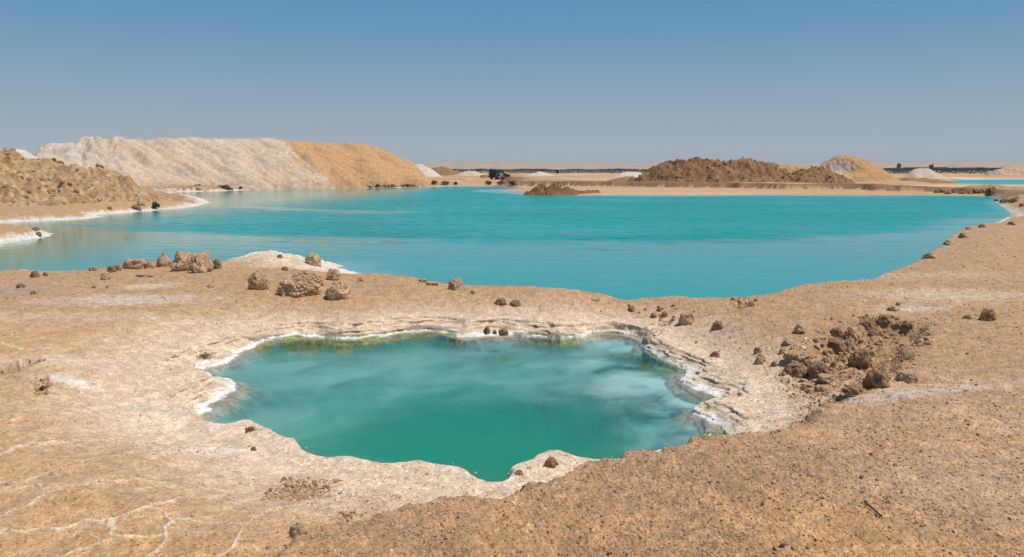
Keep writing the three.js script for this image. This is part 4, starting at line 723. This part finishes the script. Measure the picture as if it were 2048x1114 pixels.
{
  const R = rng(41); for (let k = 0; k < 46; k++) {
    const t = R(), px = lerp(1800, 1610, t) + 90 * (R() - .5), py = lerp(625, 775, t) + 46 * (R() - .5), w = 9 + 16 * R() * R();
    const m = rock('clod', px, px + w, py - w * (.5 + .3 * R()), py, R() < .3 ? 'slab' : 'clod', 'small reddish brown clod among the broken clods right of the pool', 'clod', { deep: 1, turn: R() * 6 }); m.userData.group = 'small broken clods right of the pool';
  }
}
{
  const R = rng(43); for (let k = 0; k < 22; k++) {
    const px = k < 14 ? 1250 + 100 * R() : 1450 + 60 * R(), py = k < 14 ? 612 + 28 * R() : 600 + 16 * R(), w = 7 + 12 * R() * R();
    tag(rock('clod', px, px + w, py - w * (.5 + .3 * R()), py, 'clod', '', 'clod', { deep: 1, turn: R() * 6 }), 'small tan clod on the crumbly strip between the lake and the pool', 'clod', 'clods on the crumbly strip');
  }
}
rock('rock', 1962, 1996, 615, 643, 'clod', 'dark wedge of rock near the right edge, above bare sand');
rock('rock', 1927, 1947, 628, 639, 'clod', 'low stone left of the dark wedge near the right edge');
rock('rock', 1888, 1913, 477, 491, 'boulder', 'brown rock on the steep right lake edge');
rock('rock', 1920, 1941, 463, 477, 'boulder', 'rock above the brown one on the steep right lake edge');
rock('rock', 1848, 1880, 501, 518, 'boulder', 'dark ragged rock lowest on the steep right lake edge');
rock('rock', 1932, 1946, 451, 460, 'boulder', 'small rock at the top of the steep right lake edge');
rock('rock', 1958, 1974, 447, 456, 'clod', 'rusty stone on the flat above the steep right lake edge');
rock('rock', 2016, 2032, 442, 451, 'clod', 'rusty stone nearest the right edge by the white shore');
{
  const R = rng(57); for (let k = 0; k < 16; k++) {
    const px = lerp(1862, 2046, (k + R()) / 16), py = px < 1985 ? lerp(386, 390, R()) : lerp(398, 416, R()), w = 9 + 14 * R();
    tag(rock('rock', px, px + w, py - w * (.45 + .3 * R()), py, 'clod', '', 'rock', { deep: 1, turn: R() * 6 }), 'dark rock in the broken bank round the right end of the lake', 'rock', 'rocks in the bank at the right end of the lake');
  }
}
rock('rock', 272, 288, 397, 412, 'boulder', 'grey boulder at the foot of the lumpy brown heap on the left shore');
rock('rock', 258, 280, 407, 420, 'clod', 'brown boulder beside the grey one on the left shore');
rock('rock', 213, 224, 412, 420, 'clod', 'small rock left of the brown boulder on the left shore');
rock('rock', 58, 78, 452, 460, 'clod', 'brown rock on the white islet at the left edge', 'rock', { up: 0 });
rock('rock', 68, 82, 462, 471, 'clod', 'dark rock on the islet near its white tip', 'rock', { up: 0 });
rock('stone', 1559, 1573, 1087, 1097, 'boulder', 'small black stone at the bottom edge', 'stone').material = new THREE.MeshStandardMaterial({ color: new THREE.Color().setRGB(.03, .03, .033), roughness: .6 });
rock('clod', 574, 616, 1040, 1072, 'boulder', 'dark eroded clod at the crust edge near the bottom', 'clod', { deep: .5 });
rock('clod', 1085, 1118, 913, 936, 'clod', 'dark hollowed clod at the front edge of the pool', 'clod');
rock('clod', 1028, 1048, 940, 952, 'clod', 'small dark clod left of the hollowed one at the front of the pool', 'clod');

// twig, litter, dry tufts
{
  const a = hit(1733, 1012), b = hit(1762, 1037), pts = [0, .35, .7, 1].map((t, i) => new THREE.Vector3(lerp(a[0], b[0], t) + .002 * (i % 2), lerp(a[1], b[1], t) + .012, lerp(a[2], b[2], t)));
  tag(mesh('twig', new THREE.TubeGeometry(new THREE.CatmullRomCurve3(pts), 16, .0045, 7), new THREE.MeshStandardMaterial({ color: new THREE.Color().setRGB(.06, .035, .022), roughness: .9 })), 'dark brown twig lying on the sand in the right foreground', 'twig');
  const c = hit(1777, 997), chip = new THREE.MeshStandardMaterial({ color: new THREE.Color().setRGB(.02, .22, .08), roughness: .5, side: THREE.DoubleSide });
  const s = mesh('plastic_scrap', new THREE.TorusGeometry(.009, .003, 6, 12, 4).rotateX(-1.2), chip); s.position.set(c[0], c[1] + .008, c[2]); tag(s, 'tiny green scrap above the twig', 'scrap');
}
function shrub(name, px0, px1, py0, py1, label, color, group, depthUp = 0) {
  py1 -= depthUp; let p = hit((px0 + px1) / 2, py1); for (let k = 1; k < 20 && p[1] < WL + .03; k++) p = hit((px0 + px1) / 2, py1 - k * .7);
  const m = -p[2] / F / cp, w = (px1 - px0) * m * (depthUp ? .6 : 1), h = Math.max((py1 - py0) * m * (depthUp ? .75 : 1), .05), t = thing(name, label, 'shrub', [p[0], p[1] - .01, p[2]], 0, group), R = rng(px0 * 7 + py1);
  mesh('foliage', crownGeo(px0 + py0, 240, w * .5, h * .5, Math.min(w, h) * .16, h * .5), new THREE.MeshStandardMaterial({ color: new THREE.Color().setRGB(...color), roughness: .95, side: THREE.DoubleSide }), t);
  const st = []; for (let k = 0; k < 6; k++) { const a = R() * 6.28; st.push(new THREE.TubeGeometry(new THREE.LineCurve3(new THREE.Vector3(0, 0, 0), new THREE.Vector3(Math.cos(a) * w * .3, h * .6, Math.sin(a) * w * .3)), 1, h * .015, 4)); }
  mesh('stem', mergeGeometries(st), barkMat, t); return t;
}
{                                                               // ragged growth and rubble all along the foot of the long heap
  const R = rng(91), M = new THREE.Matrix4(), q = new THREE.Quaternion(), Y = new THREE.Vector3(0, 1, 0), co = new THREE.Color(), im = new THREE.InstancedMesh(crownGeo(6, 22, .4, .22, .13, .16), new THREE.MeshStandardMaterial({ roughness: 1, side: THREE.DoubleSide }), 900); let k = 0;
  for (let t = 0; t < 40000 && k < 900; t++) { const x = lerp(-46, -2, R()), z = lerp(-108, -66, R()), h = landHeight(x, z); const px = CX + F * x / -z; if (px < 395 || px > 850 || Q.dL < .25 || Q.dL > 2.6 || R() > .25 + .9 * N2(x * .35, z * .35)) continue; const s = .3 + .8 * R() * R(), g = R(); im.setMatrixAt(k, M.compose(new THREE.Vector3(x, h, z), q.setFromAxisAngle(Y, R() * 6), new THREE.Vector3(s, s * (.5 + .7 * R()), s))); im.setColorAt(k++, g < .45 ? co.setRGB(.07, .08, .045) : g < .8 ? co.setRGB(.17, .105, .055) : co.setRGB(.28, .19, .11)); }
  im.count = k; im.name = 'shore_scrub'; im.castShadow = true; scene.add(im); tag(im, 'ragged low growth along the foot of the long high heap', 'scrub', null, 'stuff');
}
const green = [.06, .075, .04], olive = [.11, .105, .055];
shrub('shrub', 302, 320, 405, 420, 'dark green bush at the water foot of the left shore', green);
[[446, 466, 372, 381, 'dark bush at the water under the white left half of the long heap'], [474, 488, 370, 380, 'small bush a little right of the first one under the white half'], [527, 546, 372, 380.5, 'dark rounded bush at the water below the middle of the white half'], [494, 506, 366, 380, 'thin upright shrub between the bushes under the white half']].forEach(a => shrub('shrub', ...a, green, null, 1.5));
[[605, 637, 362, 367, 'flat dark green bush at the foot of the white and orange border'], [625, 650, 370, 377.5, 'low green bush at the water under the border of white and orange'], [644, 672, 366, 376, 'broad green bush under the left of the orange slope'], [672, 704, 365, 375.5, 'widest green bush under the orange slope'], [747, 764, 365, 375, 'dark bush below the middle of the orange slope'], [772, 792, 366, 374.5, 'brownish bush below the right part of the orange slope'], [805, 826, 366, 373.5, 'last low bush at the right foot of the orange slope']].forEach(a => shrub('shrub', ...a, olive, null, 1.5));
[[860, 876, 360, 369, 'dry bush on the bank right of the long heap'], [880, 900, 361, 370, 'second dry bush on the bank right of the long heap'], [905, 918, 363, 369.5, 'small dark bush on the bank left of the vehicle'], [968, 986, 361, 370, 'dry brush on the bank below the vehicle'], [990, 1012, 362, 370, 'brown brush on the bank below and right of the vehicle'], [1015, 1036, 361, 370, 'dry brush at the start of the dark low bank']].forEach(a => shrub('dry_bush', ...a, [.17, .10, .045]));
[[390, 430, 704, 717, 'dry brown grass tuft left of the pool'], [486, 515, 849, 864, 'dry brown tuft in a crack on the front left rim'], [78, 94, 772, 780, 'dry dark tuft on the crust at left']].forEach(([a, b, c, d, l]) => shrub('dry_tuft', a, b, c, d, l, [.20, .12, .06]));

// ------------------------------------------------------------------ off road vehicle and camping things
{
  const p = hit(997, 359), car = thing('off_road_car', 'black off road car with a roof rack parked beyond the lake', 'car', [p[0], p[1] - .03, p[2] - 1.2], Math.PI / 2 - .56);
  const paint = new THREE.MeshPhysicalMaterial({ color: new THREE.Color().setRGB(.010, .011, .016), roughness: .4, clearcoat: .6, clearcoatRoughness: .2 }), rub = new THREE.MeshStandardMaterial({ color: 0x0b0b0b, roughness: .9 }), met = new THREE.MeshStandardMaterial({ color: 0x555555, metalness: .8, roughness: .5 }), glass = new THREE.MeshPhysicalMaterial({ color: 0x6f7d78, transmission: .9, thickness: 0, roughness: .05, ior: 1.5 }), lamp = new THREE.MeshStandardMaterial({ color: 0x7a1010, roughness: .4 });
  // +x is forward, z to the sides
  const prof = (pts, w, bev = .04) => { const s = new THREE.Shape(pts.map(q => new THREE.Vector2(...q))); return new THREE.ExtrudeGeometry(s, { depth: w - 2 * bev, bevelEnabled: true, bevelSize: bev, bevelThickness: bev, bevelSegments: 2 }).translate(0, 0, -(w - 2 * bev) / 2); };
  const arch = (cx, r, n = 8) => Array.from({ length: n + 1 }, (_, i) => { const a = Math.PI * i / n; return [cx + r * Math.cos(Math.PI - a) * -1, .55 + r * Math.sin(a)]; });
  const low = [[-2.25, .5], ...arch(-1.35, .47).map(([x, y]) => [x, y]).sort((a, b) => a[0] - b[0]), ...arch(1.4, .47).sort((a, b) => a[0] - b[0]), [2.25, .5], [2.28, 1.0], [2.15, 1.1], [.95, 1.16], [-2.25, 1.16]];
  mesh('body', prof(low, 1.75), paint, car);
  const cab = ([[.88, 1.16, .95, 1.2, .62, 1.8], [-.05, 1.16, .05, 1.16, .02, 1.8], [-1.1, 1.16, -1, 1.16, -1.05, 1.8], [-2.2, 1.16, -2.12, 1.16, -2.1, 1.8]].flatMap(([x0, y0, , , x1, y1]) => [-1, 1].map(s => { const g = new THREE.CylinderGeometry(.05, .06, Math.hypot(x1 - x0, y1 - y0) + .05, 6); g.rotateZ(Math.atan2(-(x1 - x0), y1 - y0)); g.translate((x0 + x1) / 2, (y0 + y1) / 2, s * .78); return g; })));
    for (const g of cab) mesh('pillar', g, paint, car);
  mesh('roof', prof([[-2.2, 1.78], [.65, 1.78], [.6, 1.88], [-2.15, 1.9]], 1.6), paint, car);
  const pane = (x0, x1, s) => { const g = new THREE.BufferGeometry(); g.setAttribute('position', new THREE.Float32BufferAttribute([x0, 1.18, s * .83, x1, 1.18, s * .83, x1 - (x1 > .5 ? .22 : .02), 1.76, s * .76, x0, 1.76, s * .76], 3)); g.setIndex([0, 1, 2, 0, 2, 3]); g.computeVertexNormals(); return g; };
  for (const s of [-1, 1]) { for (const [a, b] of [[.02, .84], [-1, -.08], [-2.1, -1.08]]) mesh('side_window', pane(a, b, s), glass, car);
    for (const [a, b] of [[.0, .86], [-1.0, -.06]]) { const d = mesh('door', new THREE.BoxGeometry(b - a, .58, .03).translate((a + b) / 2, .85, s * .885), paint, car); mesh('handle', new THREE.BoxGeometry(.16, .03, .04).translate(a + .14, 1.02, s * .915), met, d); }
    mesh('mirror', new THREE.BoxGeometry(.1, .2, .2).translate(.85, 1.28, s * .98), rub, car); mesh('tail_light', new THREE.BoxGeometry(.04, .25, .12).translate(-2.28, .95, s * .75), lamp, car); mesh('headlight', new THREE.CylinderGeometry(.1, .1, .05, 14).rotateZ(Math.PI / 2).translate(2.3, .85, s * .6), met, car); }
  const quad = (a) => { const g = new THREE.BufferGeometry(); g.setAttribute('position', new THREE.Float32BufferAttribute(a.flat(), 3)); g.setIndex([0, 1, 2, 0, 2, 3]); g.computeVertexNormals(); return g; };
  mesh('windscreen', quad([[.9, 1.17, -.75], [.9, 1.17, .75], [.63, 1.77, .72], [.63, 1.77, -.72]]), glass, car); mesh('rear_window', quad([[-2.2, 1.2, -.72], [-2.2, 1.2, .72], [-2.12, 1.74, .7], [-2.12, 1.74, -.7]]), glass, car);
  mesh('seat', mergeGeometries([[.1, .4], [.1, -.4], [-.8, .3], [-.8, -.3]].map(([x, z]) => new THREE.BoxGeometry(.18, .75, .5).translate(x, 1.1, z))), rub, car);
  for (const [x, s] of [[-1.35, -1], [-1.35, 1], [1.4, -1], [1.4, 1]]) { const w = mesh('wheel', new THREE.TorusGeometry(.29, .115, 10, 22).translate(x, .42, s * .78), rub, car); mesh('rim', new THREE.CylinderGeometry(.2, .2, .14, 16).rotateX(Math.PI / 2).translate(x, .42, s * .8), met, w); }
  mesh('spare_wheel', mergeGeometries([new THREE.TorusGeometry(.27, .11, 10, 20).rotateY(Math.PI / 2).translate(-2.42, 1.02, .15), new THREE.CylinderGeometry(.2, .2, .1, 14).rotateZ(Math.PI / 2).translate(-2.4, 1.02, .15)].map(g => g.toNonIndexed())), rub, car);
  mesh('bumper', new THREE.BoxGeometry(.14, .18, 1.75).translate(-2.36, .55, 0), rub, car); mesh('bumper', new THREE.BoxGeometry(.16, .2, 1.75).translate(2.38, .58, 0), rub, car);
  const bars = []; for (const z of [-.72, -.36, 0, .36, .72]) bars.push(new THREE.BoxGeometry(2.5, .03, .03).translate(-.8, 2.0, z)); for (const x of [-2, -1.2, -.4, .4]) bars.push(new THREE.BoxGeometry(.03, .14, 1.48).translate(x, 1.95, 0));
  mesh('roof_rack', mergeGeometries(bars), rub, car);
  // camping things beside it
  const at = (px, py, back) => { const q = hit(px, py); return [q[0], q[1], q[2]]; };
  const cloth = c => new THREE.MeshStandardMaterial({ color: new THREE.Color().setRGB(...c), roughness: 1, side: THREE.DoubleSide });
  const chair = (pos, turn, label, seatC) => { const t = thing('camp_chair', label, 'chair', pos, turn), tube = (a, b) => new THREE.TubeGeometry(new THREE.LineCurve3(new THREE.Vector3(...a), new THREE.Vector3(...b)), 1, .018, 5);
    mesh('frame', mergeGeometries([tube([-.28, 0, .25], [.25, .45, -.2]), tube([.28, 0, .25], [-.25, .45, -.2]), tube([-.28, 0, -.25], [-.28, .9, -.33]), tube([.28, 0, -.25], [.28, .9, -.33]), tube([-.28, 0, .28], [-.28, .6, .25]), tube([.28, 0, .28], [.28, .6, .25])]), rub, t);
    const sg = new THREE.PlaneGeometry(.54, .5, 6, 6).rotateX(-Math.PI / 2).translate(0, .43, 0), q = sg.attributes.position; for (let i = 0; i < q.count; i++) q.setY(i, .43 - .07 * Math.cos(q.getX(i) * 5)); sg.computeVertexNormals(); mesh('seat', sg, cloth(seatC), t);
    const bg = new THREE.PlaneGeometry(.54, .5, 6, 4).translate(0, .66, -.3), b = bg.attributes.position; for (let i = 0; i < b.count; i++) b.setZ(i, -.3 - .06 * Math.cos(b.getX(i) * 5)); bg.computeVertexNormals(); mesh('backrest', bg, cloth(seatC), t); return t; };
  const c1 = at(996, 359); c1[2] += .1; 
  const bl = new THREE.SphereGeometry(.6, 28, 18, 0, 6.2832, 0, Math.PI / 2), q = bl.attributes.position; for (let i = 0; i < q.count; i++) { const k = 1 + .2 * N3(q.getX(i) * 3, q.getY(i) * 3, q.getZ(i) * 3); q.setXYZ(i, q.getX(i) * k, q.getY(i) * k * .85, q.getZ(i) * k * .8); } bl.computeVertexNormals();
  const bundle = mesh('bundle', bl, cloth([.045, .012, .016])); bundle.position.set(...c1); tag(bundle, 'dark red cloth bundle leaning beside the parked car', 'bundle');
  const bk = bl.clone().scale(.75, 1.02, .75).translate(.12, .06, .05), bm = mesh('blanket', bk, cloth([.27, .22, .33])); bm.position.set(...c1); tag(bm, 'pale lilac blanket thrown over the dark red bundle', 'blanket');
  const c2 = at(1005, 358.6); chair(c2, .5, 'pale folding camp chair by the front wheel of the parked car', [.42, .33, .30]);
  const c3 = at(1018, 358), g = thing('camp_stove', 'small black box on thin legs in front of the parked car', 'stove', c3); mesh('box', new THREE.BoxGeometry(.32, .3, .28).translate(0, .48, 0), rub, g);
  for (const [x, z] of [[-.13, -.11], [.13, -.11], [-.13, .11], [.13, .11]]) mesh('leg', new THREE.CylinderGeometry(.015, .015, .34, 5).translate(x, .17, z), met, g);
  const c4 = at(1115, 347), dr = thing('oil_drum', 'dark drum standing on the far plain right of the car', 'drum', c4); mesh('barrel', new THREE.CylinderGeometry(.7, .7, 1.3, 14).translate(0, .65, 0), rub, dr); mesh('hoop', new THREE.TorusGeometry(.71, .04, 6, 18).rotateX(Math.PI / 2).translate(0, .65, 0), met, dr);
}

scene.fog = new THREE.FogExp2(new THREE.Color().setRGB(.62, .68, .76), .00016);

// ------------------------------------------------------------------ gravel, crumbs and salt grains: nobody could count them
{
  const R = rng(77), n = 240000;
  const pg = (seed) => { let g = new THREE.IcosahedronGeometry(1, 1); g.deleteAttribute('normal'); g.deleteAttribute('uv'); g = mergeVertices(g); const p = g.attributes.position; for (let i = 0; i < p.count; i++) { const k = 1 + .35 * N3(p.getX(i) * 1.4 + seed, p.getY(i) * 1.4, p.getZ(i) * 1.4); p.setXYZ(i, p.getX(i) * k, p.getY(i) * k * .75, p.getZ(i) * k); } g.computeVertexNormals(); return g; };
  const gm = new THREE.MeshStandardMaterial({ color: 0xffffff, roughness: .95 }), M = new THREE.Matrix4(), Qn = new THREE.Quaternion(), E = new THREE.Euler(), S = new THREE.Vector3(), P = new THREE.Vector3(), col = new THREE.Color();
  const list = [];
  for (let k = 0; k < n; k++) {
    const a = lerp(-44, 44, R()) * Math.PI / 180, r = 1 / lerp(1 / 2.6, 1 / 22, Math.pow(R(), .8)), x = Math.sin(a) * r, z = -Math.cos(a) * r, h = landHeight(x, z);
    if (Q.dP < .02 || (h < WL + .02) || Q.dL < .05) continue;
    const patch = .5 + .5 * N2(x * 1.3, z * 1.3), dens = clamp(.05 + .6 * Q.rough * patch + 1.3 * Q.ditch + .25 * Q.mound); if (R() > dens || (Q.dP < Q.w && R() > .25)) continue;
    let s = .0017 * Math.exp(.55 * (R() + R() + R() - 1.5) * 2) * (.6 + .12 * r); if (R() < .02) s *= 2.2; if (Q.ditch > .25) s *= 1 + 3.5 * R() * R(); s = Math.min(s, .011 + .0011 * r);
    list.push([x, h + fineRelief(x, z, r) + s * .25, z, s]);
  }
  const m = [0, 1, 2].map(i => new THREE.InstancedMesh(pg(i * 5 + 1), gm, Math.ceil(list.length / 3)));
  const cols = [[.46, .29, .16], [.38, .22, .11], [.32, .18, .085], [.52, .38, .25], [.66, .56, .46], [.22, .12, .06]];
  list.forEach(([x, y, z, s], k) => { E.set(R() * 6, R() * 6, R() * 6); M.compose(P.set(x, y, z), Qn.setFromEuler(E), S.set(s * (.8 + .5 * R()), s, s * (.8 + .5 * R()))); const t = m[k % 3], i = (k / 3) | 0; t.setMatrixAt(i, M); const c = cols[R() * R() * 6 | 0], f = .8 + .4 * R(); t.setColorAt(i, col.setRGB(c[0] * f, c[1] * f, c[2] * f)); });
  m.forEach((t, i) => { t.count = Math.floor((list.length - i + 2) / 3); t.name = numbered('gravel'); scene.add(t); tag(t, 'fine brown and white crumbs strewn over the sand', 'gravel', 'loose crumbs on the sand', 'stuff'); });
}
renderer.render(scene, camera);
